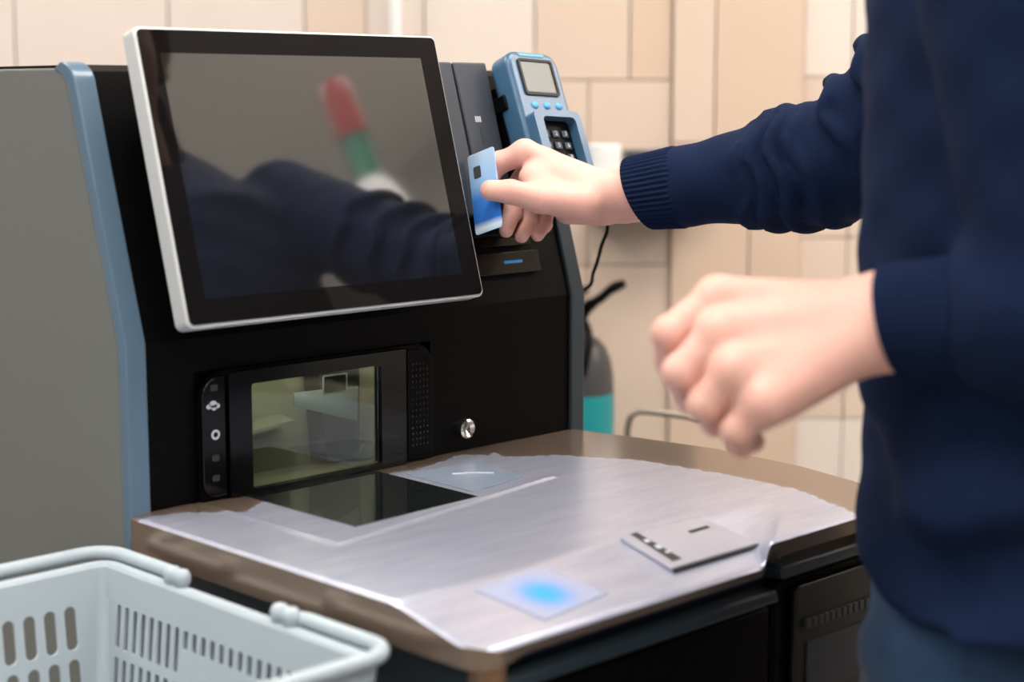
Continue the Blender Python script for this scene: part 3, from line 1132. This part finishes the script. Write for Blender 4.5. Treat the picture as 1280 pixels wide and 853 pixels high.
# corner pillars
for sx, sy in ((0, 0), (1, 0), (1, 1), (0, 1)):
    bm = bmesh.new()
    rows = []
    for z in (zb_ + 0.0281, BZ - 0.0279):
        row = []
        s_ = DR * (BZ - z)
        cx = (BX1 - s_ - CRN) if sx else (BX0 + s_ + CRN)
        cy = (BY1 - s_ - CRN) if sy else (BY0 + s_ + CRN)
        a0 = {(0, 0): 180, (1, 0): 270, (1, 1): 0, (0, 1): 90}[(sx, sy)]
        for rr, ks in ((CRN, range(7)), (CRN + 0.0028, range(6, -1, -1))):
            for k in ks:
                a = math.radians(a0 + 15 * k)
                row.append((cx + rr * math.cos(a), cy + rr * math.sin(a), z))
        rows.append(row)
    rs = [[bm.verts.new(p) for p in r] for r in rows]
    n = len(rs[0])
    for k in range(n):
        bm.faces.new([rs[0][k], rs[0][(k + 1) % n], rs[1][(k + 1) % n], rs[1][k]])
    part('corner_pillar', bm, M['basket'], bk, smooth=True)
v0, v1 = 0.0, BH - 0.028 - 0.028           # wall panel height between floor band and rim
hv = math.sqrt(1 + DR * DR)


def slot(u, va, vb, w, r):
    return rrect(u - w / 2, u + w / 2, va, vb, r, 4)


def bwall(o0, o1, up_in, slots):
    """o0..o1: lower corners; up_in: direction of draft outward"""
    o0, o1 = Vector(o0), Vector(o1)
    e = (o1 - o0)
    Ln = e.length
    e.normalize()
    upv = (Vector((0, 0, 1)) + Vector(up_in) * DR).normalized()
    nrm = e.cross(upv)
    mw = frame_mw(o0, e, upv, nrm)
    hh = (BH - 0.026 - 0.028) * hv
    tp_ = [(0, 0), (Ln, 0)]
    return plate_with_holes([(-0.001, 0), (Ln + 0.001, 0), (Ln + 0.001 + DR * hh / hv, hh), (-0.001 - DR * hh / hv, hh)], slots, mw, 0.0026), Ln


zl = zb_ + 0.028
s_ = DR * (BZ - zl)
hh = (BH - 0.054) * hv
# far and near walls: wide round-ended slots
for yy, up_in in ((BY1 - s_ + .0014, (0, 1, 0)), (BY0 + s_ - .0014, (0, -1, 0))):
    Ln = (BX1 - BX0) - 2 * s_ - 2 * CRN
    sl = []
    for row in range(3):
        vb_ = hh - 0.006 - row * 0.0465
        for k in range(int(Ln / 0.0195)):
            sl.append(slot(Ln - 0.013 - k * 0.0195, vb_ - 0.0385, vb_, 0.0115, 0.0055))
    bm, _ = bwall((BX0 + s_ + CRN, yy, zl), (BX1 - s_ - CRN, yy, zl), up_in, sl)
    part('end_wall', bm, M['basket'], bk)
# long walls: narrow slots, blank label field in the middle
for xx, up_in in ((BX1 - s_ + .0014, (1, 0, 0)), (BX0 + s_ - .0014, (-1, 0, 0))):
    Ln = (BY1 - BY0) - 2 * s_ - 2 * CRN
    sl = []
    pit = 0.0128
    n = int((Ln - 0.01) / pit)
    for k in range(n):
        u = Ln - 0.004 - k * pit
        mid = 8 <= k < 17
        if mid:
            sl.append(slot(u, hh - 0.006 - 0.0165, hh - 0.006, 0.0062, 0.0014))
        else:
            for row in range(3):
                vb_ = hh - 0.006 - row * 0.0465
                sl.append(slot(u, vb_ - 0.0385, vb_, 0.0062, 0.0014))
    bm, _ = bwall((xx, BY0 + s_ + CRN, zl), (xx, BY1 - s_ - CRN, zl), up_in, sl)
    part('long_wall', bm, M['basket'], bk)
# two folding handles with round pivot knobs
for yp, yend in ((-0.112, BY1 + 0.022), (-0.262, BY0 - 0.018)):
    xo, xi = BX1 + 0.016, BX0 - 0.016
    sg = 1 if yend > yp else -1
    rc = 0.028
    pts = [(xo - .004, yp, BZ + 0.004), (xo, yp + sg * 0.02, BZ + 0.005), (xo, yend - sg * rc, BZ + 0.005)]
    for k in range(1, 6):
        a = k / 6 * math.pi / 2
        pts.append((xo - rc + rc * math.cos(a), yend - sg * rc + sg * rc * math.sin(a), BZ + 0.005))
    pts.append((xo - rc, yend, BZ + 0.005))
    pts.append((xi + rc, yend, BZ + 0.005))
    for k in range(1, 6):
        a = math.pi / 2 + k / 6 * math.pi / 2
        pts.append((xi + rc + rc * math.cos(a), yend - sg * rc + sg * rc * math.sin(a), BZ + 0.005))
    pts += [(xi, yend - sg * rc, BZ + 0.005), (xi, yp + sg * 0.02, BZ + 0.005), (xi + .004, yp, BZ + 0.004)]
    hnd = part('handle', Tube(pts, 0.0062, 10), M['basket'], bk, smooth=True)
    for xk in (BX1 + 0.008, BX0 - 0.008):
        for dy in (-0.006, 0.008):
            part('pivot_knob', lathe([(0, -.009), (.0055, -.007), (.0078, -.002), (.0078, .003), (.0055, .0075), (0, .0095)], (xk, yp + dy, BZ + 0.006), 14), M['basket'], hnd, smooth=True)

# stand under the basket
bs = thing('basket_stand', 'grey metal stand carrying the shopping basket', 'stand', (-0.21, -0.2, 0))
part('stand_top', Box(-0.37, -0.045, -0.39, 0.0, 0.640, 0.6635), M['panel_grey'], bs, bevel=0.003)
for x in (-0.355, -0.065):
    for y in (-0.375, -0.015):
        part('leg', Box(x - .012, x + .012, y - .012, y + .012, 0, 0.640), M['charcoal'], bs)

# ================================================================== BEHIND THE COUNTER
ec = Vector((1.1285, 0.5448, 0.8188))
ec.z = 0
fe = thing('fire_extinguisher', 'charcoal cylinder with a teal label and black lever against the tiles', 'fire extinguisher', (ec.x, ec.y, 0.40))
ER = 0.0655
ztop = (1.1365, 0.5530, 0.8985)[2]
part('cylinder', lathe([(0, 0), (ER * .92, 0), (ER, .01), (ER, ztop - .40 - .085), (ER * .98, ztop - .40 - .062), (ER * .92, ztop - .40 - .040), (ER * .80, ztop - .40 - .020), (ER * .6, ztop - .40 - .006), (ER * .3, ztop - .40), (0.016, ztop - .40 + .012), (0.016, ztop - .40 + .03), (0, ztop - .40 + .03)], (ec.x, ec.y, .40), 40), M['charcoal'], fe, smooth=True)
zl1 = (1.1273, 0.5437, 0.8075)[2]
part('label_band', lathe([(ER + .0006, zl1 - .18), (ER + .0006, zl1)], (ec.x, ec.y, 0), 40), M['teal'], fe, smooth=True)
part('valve', lathe([(0, 0), (.014, 0), (.014, .05), (.01, .055), (0, .055)], (ec.x, ec.y, ztop + .02), 16), M['black'], fe)
def lever(p0, p1, w0, w1, th):
    p0, p1 = Vector(p0), Vector(p1)
    d_ = (p1 - p0).normalized()
    s = Vector((0, 0, 1)) - d_ * d_.z
    s.normalize()
    q = d_.cross(s)
    bm = bmesh.new()
    prism(bm, [p0 + s * w0 - q * th, p0 - s * w0 - q * th, p1 - s * w1 - q * th, p1 + s * w1 - q * th], q * 2 * th)
    return bm
part('lever', Tube(smooth_path([(1.1376, 0.5541, 0.9099), (1.1507, 0.5335, 0.9415), (1.1604, 0.5131, 0.9578), (1.1698, 0.4997, 0.9722), (1.1814, 0.4830, 0.9815)], 4), 0.006, 8,
                   radii=[.013] * 3 + [.010] * 3 + [.008] * 3 + [.0075] * 3 + [.0085] * 3 + [.007] * 2), M['black'], fe, smooth=True)
part('carry_handle', Tube([(1.1414, 0.5580, 0.9479), (1.1468, 0.5422, 0.9655), (1.1529, 0.5375, 0.9718)], 0.006, 8), M['black'], fe)
part('hose', Tube(smooth_path([(1.1386, 0.5552, 0.9200), (1.1227, 0.5140, 0.9190), (1.1095, 0.4929, 0.8907), (1.0902, 0.4881, 0.8429)], 5), 0.007, 8), M['black'], fe, smooth=True)
wb = ec + FW * 0.12
part('wall_bracket', Box(-.03, .03, -.02, .02, 0, .10, mw=frame_mw(Vector((ec.x, ec.y, .70)) + FW * 0.06, RW, (0, 0, 1), FW)), M['black'], fe)

# bent tube rail
rl = [(1.0021, 0.3134, 0.5998), (1.0184, 0.3300, 0.7626), (1.0222, 0.3322, 0.7916), (1.0272, 0.3306, 0.8079), (1.0354, 0.3239, 0.8149), (1.0472, 0.3123, 0.8149), (1.0744, 0.2847, 0.8102), (1.1072, 0.2511, 0.8033), (1.1219, 0.2359, 0.7998), (1.1285, 0.2275, 0.7905), (1.1274, 0.2230, 0.7626), (1.1110, 0.2064, 0.5998)]
rp_ = smooth_path(rl, 5)
p0, p1 = Vector(rl[0]), Vector(rl[-1])
rp_ = [Vector((p0.x, p0.y, 0))] + rp_ + [Vector((p1.x, p1.y, 0))]
tag(obj('bent_rail', Tube(rp_, 0.0050, 10), M['rail'], smooth=True), 'thin grey bent tube rail standing behind the counter edge', 'rail')

# white pipe on the wall behind the monitor
pp = W0 + RW * S(498) - FW * 0.03
pi = thing('wall_pipe', 'white vertical pipe on the tiled wall above the monitor', 'pipe', (pp.x, pp.y, 0))
part('pipe_run', Tube([(pp.x, pp.y, 0), (pp.x, pp.y, 2.9)], 0.0105, 20), M['white_plastic'], pi, smooth=True)
for z in (0.6, 1.75, 2.4):
    part('pipe_clip', Tube([(pp.x, pp.y, z), (pp.x, pp.y, z + .02)], 0.0135, 16), M['white_plastic'], pi)

# paper roll on a dark wall holder
ph = thing('paper_roll_holder', 'white paper roll beside a dark holder on the wall behind the terminal', 'paper roll', (1.2138, 0.5565, 1.0824))
c_ = Vector((1.2120, 0.5583, 1.0824))
zt_ = (1.2236, 0.5701, 1.1975)[2]
part('roll', lathe([(0.010, 0), (.0275, 0), (.0285, .002), (.0285, zt_ - c_.z - .002), (.0275, zt_ - c_.z), (0.010, zt_ - c_.z), (.010, 0)], c_, 32), M['white_plastic'], ph)
h0 = W0 + RW * S(777)
part('holder', Box(0, 0.12, (1.2716, 0.5720, 1.0894)[2], (1.2963, 0.5953, 1.1851)[2], 0.002, 0.10, mw=frame_mw(h0, RW, (0, 0, 1), -FW)), M['charcoal'], ph, bevel=0.004)
part('holder_arm', Box(-0.06, 0.01, (1.2699, 0.5702, 1.0724)[2], (1.2716, 0.5720, 1.0894)[2], 0.002, 0.16, mw=frame_mw(h0, RW, (0, 0, 1), -FW)), M['charcoal'], ph, bevel=0.002)

# shelf, bottle and carton added out of view to colour the mirrored display
sx, sy = 1.50, -1.37
sh_ = thing('added_shelf', 'added pale shelf out of view, there to be mirrored in the display', 'shelf', (sx, sy, 0))
for z in (0.3, 0.7, 1.05, 1.42):
    part('shelf_board', Box(sx - .2, sx + .5, sy - .25, sy + .2, z, z + .03), M['shelf_white'], sh_)
for x in (sx - .2, sx + .47):
    part('upright', Box(x, x + .03, sy - .25, sy + .2, 0, 1.46), M['shelf_white'], sh_)
bt = thing('tall_bottle', 'tall bottle with white label, green neck and red cap on the added shelf', 'bottle', (sx, sy, 1.4505))
part('bottle_body', lathe([(r * 0.85, h * 1.5) for r, h in [(0, 0), (.075, 0), (.08, .01), (.08, .22), (.06, .27), (.034, .30), (.03, .36), (0, .36)]], (sx, sy, 1.4505), 32), M['label_white'], bt, smooth=True)
part('bottle_neck', lathe([(r * 0.85, h * 1.5) for r, h in [(.0345, .29), (.0345, .37), (0, .37)]], (sx, sy, 1.4505), 24), M['green_glass'], bt)
part('bottle_cap', lathe([(r * 0.85, h * 1.5) for r, h in [(.04, .37), (.04, .44), (.03, .46), (0, .46)]], (sx, sy, 1.4505), 24), M['red_cap'], bt)
part('bottle_label', lathe([(r * 0.85, h * 1.5) for r, h in [(.0812, .05), (.0812, .13)]], (sx, sy, 1.4505), 32), M['label_blue'], bt)

bxo = Box(sx + .13, sx + .42, sy - .2, sy + .12, 1.4505, 1.72)
tag(obj('carton', bxo, M['tan_carton'], bevel=0.004), 'added tan carton beside the tall bottle, there to be mirrored in the display', 'box')

# ================================================================== THE SHOPPER
FA = math.radians(102)                                 # heading of the torso
BF = np.array([math.cos(FA), math.sin(FA), 0.0])       # forward
BL = np.array([-BF[1], BF[0], 0.0])                    # to the left
BC = np.array([0.412, -0.647, 0.0])


def bp(l, f, z):
    return BC + BL * l + BF * f + np.array([0, 0, z])


R_SH, R_EL, R_WR = bp(-.19, .02, 1.455), np.array((0.5992, -0.3156, 1.2078)), np.array((0.5264, -0.0961, 1.1692))
L_SH, L_EL, L_WR = bp(.19, .0, 1.45), np.array((0.2375, -0.7550, 1.1293)), np.array((0.2005, -0.6363, 1.1162))

# joints of the hands: (point, radius)
RH = dict(
    index=[((0.4502, -0.0264, 1.2139), .0132), ((0.4341, -0.0055, 1.2045), .0112), ((0.4247, 0.0006, 1.1887), .0090), ((0.4155, -0.0029, 1.1757), .0078)],
    middle=[((0.4736, -0.0198, 1.2064), .0132), ((0.4547, -0.0038, 1.1725), .0108), ((0.4420, -0.0167, 1.1516), .0092), ((0.4248, -0.0246, 1.1344), .0078)],
    ring=[((0.4936, -0.0218, 1.1957), .0126), ((0.4765, -0.0086, 1.1633), .0104), ((0.4617, -0.0210, 1.1424), .0090), ((0.4441, -0.0279, 1.1276), .0077)],
    pinky=[((0.5120, -0.0256, 1.1815), .0118), ((0.4935, -0.0172, 1.1544), .0094), ((0.4785, -0.0271, 1.1376), .0080), ((0.4633, -0.0326, 1.1276), .0070)],
)
RT = [((0.4779, -0.0837, 1.1631), .0165), ((0.4327, -0.0651, 1.1684), .0132), ((0.4052, -0.0507, 1.1763), .0112), ((0.3893, -0.0376, 1.1780), .0096)]
LH = dict(
    index=[((0.1301, -0.5433, 1.1295), .0158), ((0.0994, -0.5250, 1.1059), .0128), ((0.1127, -0.5141, 1.0836), .0106), ((0.1327, -0.5082, 1.0701), .0090)],
    middle=[((0.1098, -0.5629, 1.1086), .0165), ((0.0871, -0.5460, 1.0821), .0130), ((0.1063, -0.5378, 1.0616), .0108), ((0.1306, -0.5313, 1.0507), .0092)],
    ring=[((0.1018, -0.5823, 1.0857), .0165), ((0.0892, -0.5662, 1.0617), .0124), ((0.1083, -0.5597, 1.0470), .0104), ((0.1340, -0.5509, 1.0400), .0088)],
    pinky=[((0.1059, -0.6043, 1.0667), .0152), ((0.0970, -0.5884, 1.0457), .0112), ((0.1118, -0.5800, 1.0334), .0094), ((0.1356, -0.5729, 1.0301), .0080)],
)
LT = [((0.1997, -0.5852, 1.1196), .0185), ((0.1913, -0.5399, 1.1139), .0145), ((0.1783, -0.5068, 1.1024), .0118), ((0.1679, -0.4893, 1.0895), .0100)]


def hand_sdf(H_, T_, wr, el, spread, rw, pads):
    wr, el = np.array(wr), np.array(el)
    ax = (el - wr) / np.linalg.norm(el - wr)
    mids = np.mean([np.array(c[0][0]) for c in H_.values()], axis=0)
    sp = np.array(H_['pinky'][0][0]) - np.array(H_['index'][0][0])
    sp = sp - ax * (sp @ ax)
    sp /= np.linalg.norm(sp)

    def f(P):
        # forearm: two bones side by side
        d = smin(cap(P, wr - sp * spread, wr + ax * .12 - sp * spread, rw, rw * 1.18), cap(P, wr + sp * spread, wr + ax * .12 + sp * spread, rw, rw * 1.18), .02)
        off = dict(index=-.011, middle=-.004, ring=.005, pinky=.012)
        for k, ch in H_.items():
            m = np.array(ch[0][0])
            r = ch[0][1]
            d = smin(d, cap(P, wr - ax * .006 + sp * off[k], m, rw * .62, r * .98), .012)
        # thumb root and web
        d = smin(d, cap(P, wr - ax * .01 - sp * .008, T_[0][0], rw * .7, T_[0][1]), .014)
        t = cap(P, T_[0][0], T_[1][0], T_[0][1], T_[1][1])
        for a, b in zip(T_[1:], T_[2:]):
            t = smin(t, cap(P, a[0], b[0], a[1], b[1]), .004)
        d0 = smin(d, t, .010)
        web = cap(P, (np.array(T_[0][0]) + np.array(T_[1][0])) / 2, np.array(H_['index'][0][0]) * .8 + wr * .2, .009, .009)
        d0 = smin(d0, web, .012)
        for a, b, q in pads:
            d0 = smin(d0, cap(P, a, b, q, q), .012)
        d = smin(d, d0, .002)
        out = d0
        for k, ch in H_.items():
            g = cap(P, ch[0][0], ch[1][0], ch[0][1], ch[1][1])
            for a, b in zip(ch[1:], ch[2:]):
                g = smin(g, cap(P, a[0], b[0], a[1], b[1]), .003)
            # knuckle swellings
            for (q, r) in ch[1:3]:
                g = smin(g, np.linalg.norm(P - np.array(q), axis=1) - r * 1.05, .003)
            out = smin(out, smin(d, g, .007), .002)
            out = smin(out, np.linalg.norm(P - np.array(ch[0][0]), axis=1) - ch[0][1] * 1.06, .005)
        return out
    return f


def bounds(pts, pad):
    A = np.array(pts)
    return A.min(0) - pad, A.max(0) + pad


def hand_mesh(H_, T_, wr, el, spread, rw, h, pads):
    wr, el = np.array(wr), np.array(el)
    ax = (el - wr) / np.linalg.norm(el - wr)
    pts = [q for c in H_.values() for q, r in c] + [q for q, r in T_] + [wr, wr + ax * .125]
    lo, hi = bounds(pts, .045)
    v, f = nets(hand_sdf(H_, T_, wr, el, spread, rw, pads), lo, hi, h)
    return relax(v, f, 1, .4), f


rh = hand_mesh(RH, RT, R_WR, R_EL, .010, .0225, .0013, [((0.4645, -0.0525, 1.1891), (0.4966, -0.0800, 1.1739), .018), ((0.4418, -0.0443, 1.1896), (0.4462, -0.0587, 1.1750), .012), ((0.4912, -0.0504, 1.1543), (0.5128, -0.0790, 1.1529), .0145)])
lh = hand_mesh(LH, LT, L_WR, L_EL, .011, .0250, .0015, [((0.1193, -0.5968, 1.0708), (0.1783, -0.6246, 1.1013), .0215), ((0.1282, -0.5684, 1.1005), (0.1863, -0.6152, 1.1166), .02)])


def core(P):
    d = ell(P, bp(0, 0, 1.24), (.155, .085, .24), ax=(BL, BF, (0, 0, 1)))
    d = smin(d, ell(P, bp(0, 0, .96), (.14, .09, .13), ax=(BL, BF, (0, 0, 1))), .05)
    d = smin(d, cap(P, bp(0, .0, 1.42), bp(0, .03, 1.62), .055, .05), .04)
    for s in (-1, 1):
        d = smin(d, cap(P, bp(s * .09, 0, .9), bp(s * .10, .02, .5), .065, .045), .03)
        d = smin(d, cap(P, bp(s * .10, .02, .5), bp(s * .11, -.01, .1), .045, .032), .02)
    for a, b, c in ((R_SH, R_EL, R_WR), (L_SH, L_EL, L_WR)):
        d = smin(d, cap(P, a, b, .042, .036), .03)
        d = smin(d, cap(P, b, b + (c - b) * .72, .036, .028), .015)
    return d


HC = bp(0, .045, 1.725)                                 # head centre


def head(P):
    ax = (BL, BF, (0, 0, 1))
    d = ell(P, HC + BF * -.01 + np.array([0, 0, .02]), (.076, .096, .105), ax=ax)
    d = smin(d, ell(P, HC + BF * .02 + np.array([0, 0, -.06]), (.056, .066, .065), ax=ax), .03)
    d = smin(d, cap(P, HC + BF * .088 + np.array([0, 0, .01]), HC + BF * .110 + np.array([0, 0, -.028]), .008, .013), .012)
    d = smin(d, cap(P, HC - BF * .01 + np.array([0, 0, -.05]), bp(0, .02, 1.55), .05, .05), .03)
    for s in (-1, 1):
        eye = HC + BF * .088 + BL * s * .032 + np.array([0, 0, .012])
        d = -smin(-d, np.linalg.norm(P - eye, axis=1) - .012, .012)
        d = smin(d, np.linalg.norm(P - (HC + BF * .072 + BL * s * .032 + np.array([0, 0, .010])), axis=1) - .0125, .003)
        d = smin(d, ell(P, HC + BL * s * .078 + BF * -.012 + np.array([0, 0, -.005]), (.010, .020, .032), ax=ax), .006)
        d = smin(d, cap(P, HC + BF * .092 + np.array([0, 0, -.058 - .004 * s]), HC + BF * .084 + BL * s * .022 + np.array([0, 0, -.06]), .007, .004), .004)
    return d


cm = nets(core, bp(0, 0, 0) - np.array([.42, .45, -.05]), bp(0, 0, 0) + np.array([.45, .75, 1.64]), .012)
hm = nets(head, HC - np.array([.14, .15, .2]), HC + np.array([.14, .15, .16]), .004)
pv, pf = join(rh, lh, cm, hm)
person = obj('person', (pv, pf), M['skin'], smooth=True)
tag(person, 'person in navy sweater and jeans pushing a card into the reader', 'person')

def nail(tip, back, nrm, w, ln):
    tip, back, nrm = Vector(tip), Vector(back), Vector(nrm)
    y = (tip - back).normalized()
    nrm = (nrm - y * nrm.dot(y)).normalized()
    x = y.cross(nrm)
    bm = bmesh.new()
    rows = []
    for j in range(7):
        v = j / 6
        ww = w * (0.82 + .25 * math.sin(math.pi * min(v * 1.1, 1))) * (1 if j < 6 else .8)
        rows.append([bm.verts.new(tip + y * (v - .62) * ln + x * (i / 4 - 1) * ww + nrm * (-.0022 * (i / 4 - 1) ** 2 - .0016 * max(0, v - .55))) for i in range(9)])
    for a, b in zip(rows, rows[1:]):
        for i in range(8):
            bm.faces.new([a[i], a[i + 1], b[i + 1], b[i]])
    return bm


vw = Vector(CAM) - Vector(RT[3][0])
vw.normalize()
tn = (vw * .75 + Vector((0, 0, .66))).normalized()
tt = Vector(RT[3][0])
part('fingernail', nail(tt + tn * .0092, Vector(RT[2][0]) + tn * .0102, tn, .0058, .0125), M['nail'], person, smooth=True)
hr = nets(lambda P: np.maximum(head(P) - .012 - .003 * np.sin(P[:, 0] * 260) * np.sin(P[:, 1] * 230),
                               -((P - (HC + BF * .052 + np.array([0, 0, .02]))) @ (-BF * .75 + np.array([0, 0, .66])))),
          HC - np.array([.15, .16, .06]), HC + np.array([.15, .16, .17]), .005)
part('hair', hr, M['hair'], person, smooth=True)

# ---- sweater
FAX = (BL, BF, (0, 0, 1))
zk = [0.80, 0.845, 0.87, 0.90, 0.96, 1.04, 1.12, 1.22, 1.34, 1.44, 1.50, 1.56]
ak = [.196, .200, .206, .206, .200, .200, .200, .200, .200, .185, .135, .08]
bk_ = [.118, .122, .130, .128, .121, .128, .131, .130, .138, .132, .095, .06]


def along(P, a, b):
    a, b = np.array(a), np.array(b)
    ab = b - a
    L_ = np.linalg.norm(ab)
    ab = ab / L_
    s = (P - a) @ ab
    q = (P - a) - s[:, None] * ab
    return s, q, L_


def torso_sd(P):
    q = P - BC
    l, f, z = q @ BL, q @ BF, P[:, 2]
    a = np.interp(z, zk, ak)
    b = np.interp(z, zk, bk_)
    # drape folds
    ang = np.arctan2(f, l)
    fold = .004 * np.sin(ang * 5 + z * 9) * sstep(.8, 1.0, z) * (1 - sstep(1.25, 1.45, z))
    fold = fold + .0055 * np.sin(z * 46 + 2.2 * np.sin(ang * 2.0)) * (1 - sstep(.97, 1.10, z)) * sstep(.84, .88, z)
    fold = fold + .004 * np.sin((z + l * .9) * 60) * (1 - sstep(.98, 1.2, z))
    k = np.sqrt((l / a) ** 2 + (f / b) ** 2)
    d = (k - 1) * np.minimum(a, b) - fold
    return np.maximum(d, .896 + .12 * f - z)


def arm_sd(P, sh_, el, wr, r, cut, folds):
    s, q, L_ = along(P, el, wr)
    w = np.clip(s / L_, 0, 1)
    d = cap(P, sh_, el, r[0], r[1])
    f = np.linalg.norm(q, axis=1) - np.interp(w, [0, .3, .6, 1], [r[1], r[1] * .98, r[2] * 1.06, r[2]])
    f = np.maximum(f, s - cut * L_)
    f = np.maximum(f, -s - .03)
    d = smin(d, f, .03)
    for c, nrm, rad, th in folds:                       # rings of bunched knit
        c, nrm = np.array(c), np.array(nrm)
        nrm = nrm / np.linalg.norm(nrm)
        u = (P - c) @ nrm
        rr = np.linalg.norm((P - c) - u[:, None] * nrm, axis=1)
        u = u + .007 * np.sin(4 * np.arctan2((P - c)[:, 2], (P - c) @ np.array([.7, .7, 0])) + 40 * th)
        d = smin(d, np.hypot(rr - rad, u) - th, .0045)
    return d


def lerp(a, b, t):
    return np.array(a) + (np.array(b) - np.array(a)) * t


ra = (R_WR - R_EL) / np.linalg.norm(R_WR - R_EL)
ru = (R_EL - R_SH) / np.linalg.norm(R_EL - R_SH)
R_FOLDS = [(lerp(R_EL, R_WR, .36), ra - .15 * ru, .0500, .0062), (lerp(R_EL, R_WR, .27), ra + .00 * ru, .0560, .0075), (lerp(R_EL, R_WR, .17), ra + .12 * ru, .0600, .0080), (lerp(R_EL, R_WR, .05), ra + .45 * ru, .0590, .0085),
           (lerp(R_EL, R_SH, .12), ru + .7 * ra, .0600, .0085), (lerp(R_EL, R_SH, .28), ru + .35 * ra, .0600, .0095), (lerp(R_EL, R_SH, .47), ru + .1 * ra, .0600, .0105)]
la = (L_WR - L_EL) / np.linalg.norm(L_WR - L_EL)
lu = (L_EL - L_SH) / np.linalg.norm(L_EL - L_SH)
L_FOLDS = [(lerp(L_EL, L_WR, .3), la, .047, .009), (lerp(L_EL, L_WR, .12), la + .4 * lu, .05, .010)]


def sweater(P):
    d = torso_sd(P)
    d = smin(d, arm_sd(P, R_SH, R_EL, R_WR, (.064, .053, .0405), 1 - .064 / np.linalg.norm(R_WR - R_EL), R_FOLDS), .022)
    d = smin(d, arm_sd(P, L_SH, L_EL, L_WR, (.066, .054, .0415), 1 - .055 / np.linalg.norm(L_WR - L_EL), L_FOLDS), .010)
    neck = cap(P, bp(0, .02, 1.50), bp(0, .05, 1.70), .068, .068)
    d = np.maximum(d, -neck)
    return d + .0012 * np.sin(P[:, 2] * 95 + P[:, 0] * 40) * np.sin(P[:, 1] * 70)


alls = [R_SH, R_EL, R_WR, L_SH, L_EL, L_WR, bp(.21, .14, .84), bp(-.21, -.14, 1.56), bp(.21, -.14, .84), bp(-.21, .14, 1.56)]
lo, hi = bounds(alls, .08)
sv, sf_ = nets(sweater, lo, hi, .0052)
sv = relax(sv, sf_, 1, .4)
sw = part('sweater', (sv, sf_), M['knit'], person, smooth=True)


# ribbed cuffs
def cuff(wr, a, r0, r1, ln, tilt, name='cuff'):
    a = Vector(a)
    n = a.orthogonal().normalized()
    t = a.cross(n)
    bm = bmesh.new()
    rings = []
    ribs = 46
    N_ = ribs * 6
    prof = [(0, r0 - .004, 0), (0.0, r0 - .0005, .3), (.002, r0, 1), (ln * .5, (r0 + r1) / 2, 1), (ln * .85, r1, 1), (ln, r1 - .001, .3), (ln, r1 - .006, 0)]
    for s, r, w in prof:
        ring_ = []
        for k in range(N_):
            an = 2 * math.pi * k / N_
            q = r + .0011 * w * math.cos(an * ribs)
            dirv = n * math.cos(an) + t * math.sin(an)
            ring_.append(bm.verts.new(Vector(wr) + a * (s * -1 + .0) + dirv * q + a * (tilt * dirv.z * r * (1 - s / ln))))
        rings.append(ring_)
    for u_, w_ in zip(rings, rings[1:]):
        for k in range(N_):
            bm.faces.new([u_[k], u_[(k + 1) % N_], w_[(k + 1) % N_], w_[k]])
    return part(name, bm, M['knit'], sw, smooth=True)


cuff(R_WR - ra * .020, ra, .0392, .0425, .052, 0.25)
cuff(L_WR - la * .005, la, .0400, .0430, .056, 0.15)

# ---- jeans, shoes
def jeans(P):
    z = P[:, 2]
    q = P - BC
    l, f = q @ BL, q @ BF
    a = np.interp(z, [.78, .9, .98], [.187, .182, .17])
    b = np.interp(z, [.78, .9, .98], [.117, .110, .10])
    hip = (np.sqrt((l / a) ** 2 + (f / b) ** 2) - 1) * .11
    hip = np.maximum(np.maximum(hip, .80 - z), z - .98)
    d = hip
    for s in (-1, 1):
        g = cap(P, bp(s * .092, .0, .84), bp(s * .10, .025, .5), .098, .072)
        g = smin(g, cap(P, bp(s * .10, .025, .5), bp(s * .11, -.01, .09), .072, .064), .03)
        d = smin(d, g, .025)
    d = np.maximum(d, .06 - z)
    return d - .004 * np.sin(z * 38 + l * 30 + 2 * np.sin(f * 25)) - .003 * np.sin(z * 70 - l * 55)


jv, jf = nets(jeans, bp(0, 0, 0) - np.array([.26, .24, -.03]), bp(0, 0, 0) + np.array([.26, .24, 1.0]), .007)
part('jeans', (relax(jv, jf, 1), jf), M['denim'], person, smooth=True)
for s in (-1, 1):
    ft = bp(s * .115, -.02, 0)
    def shoe(P, ft=ft):
        d = cap(P, ft + BF * -.05 + np.array([0, 0, .045]), ft + BF * .15 + np.array([0, 0, .038]), .046, .042)
        d = smin(d, cap(P, ft + np.array([0, 0, .06]), ft + np.array([0, 0, .10]), .045, .045), .03)
        return np.maximum(d, .002 - P[:, 2])
    vv, ff = nets(shoe, ft - np.array([.2, .2, .01]), ft + np.array([.2, .25, .17]), .007)
    part('shoe', (vv, ff), M['shoe'], person, smooth=True)
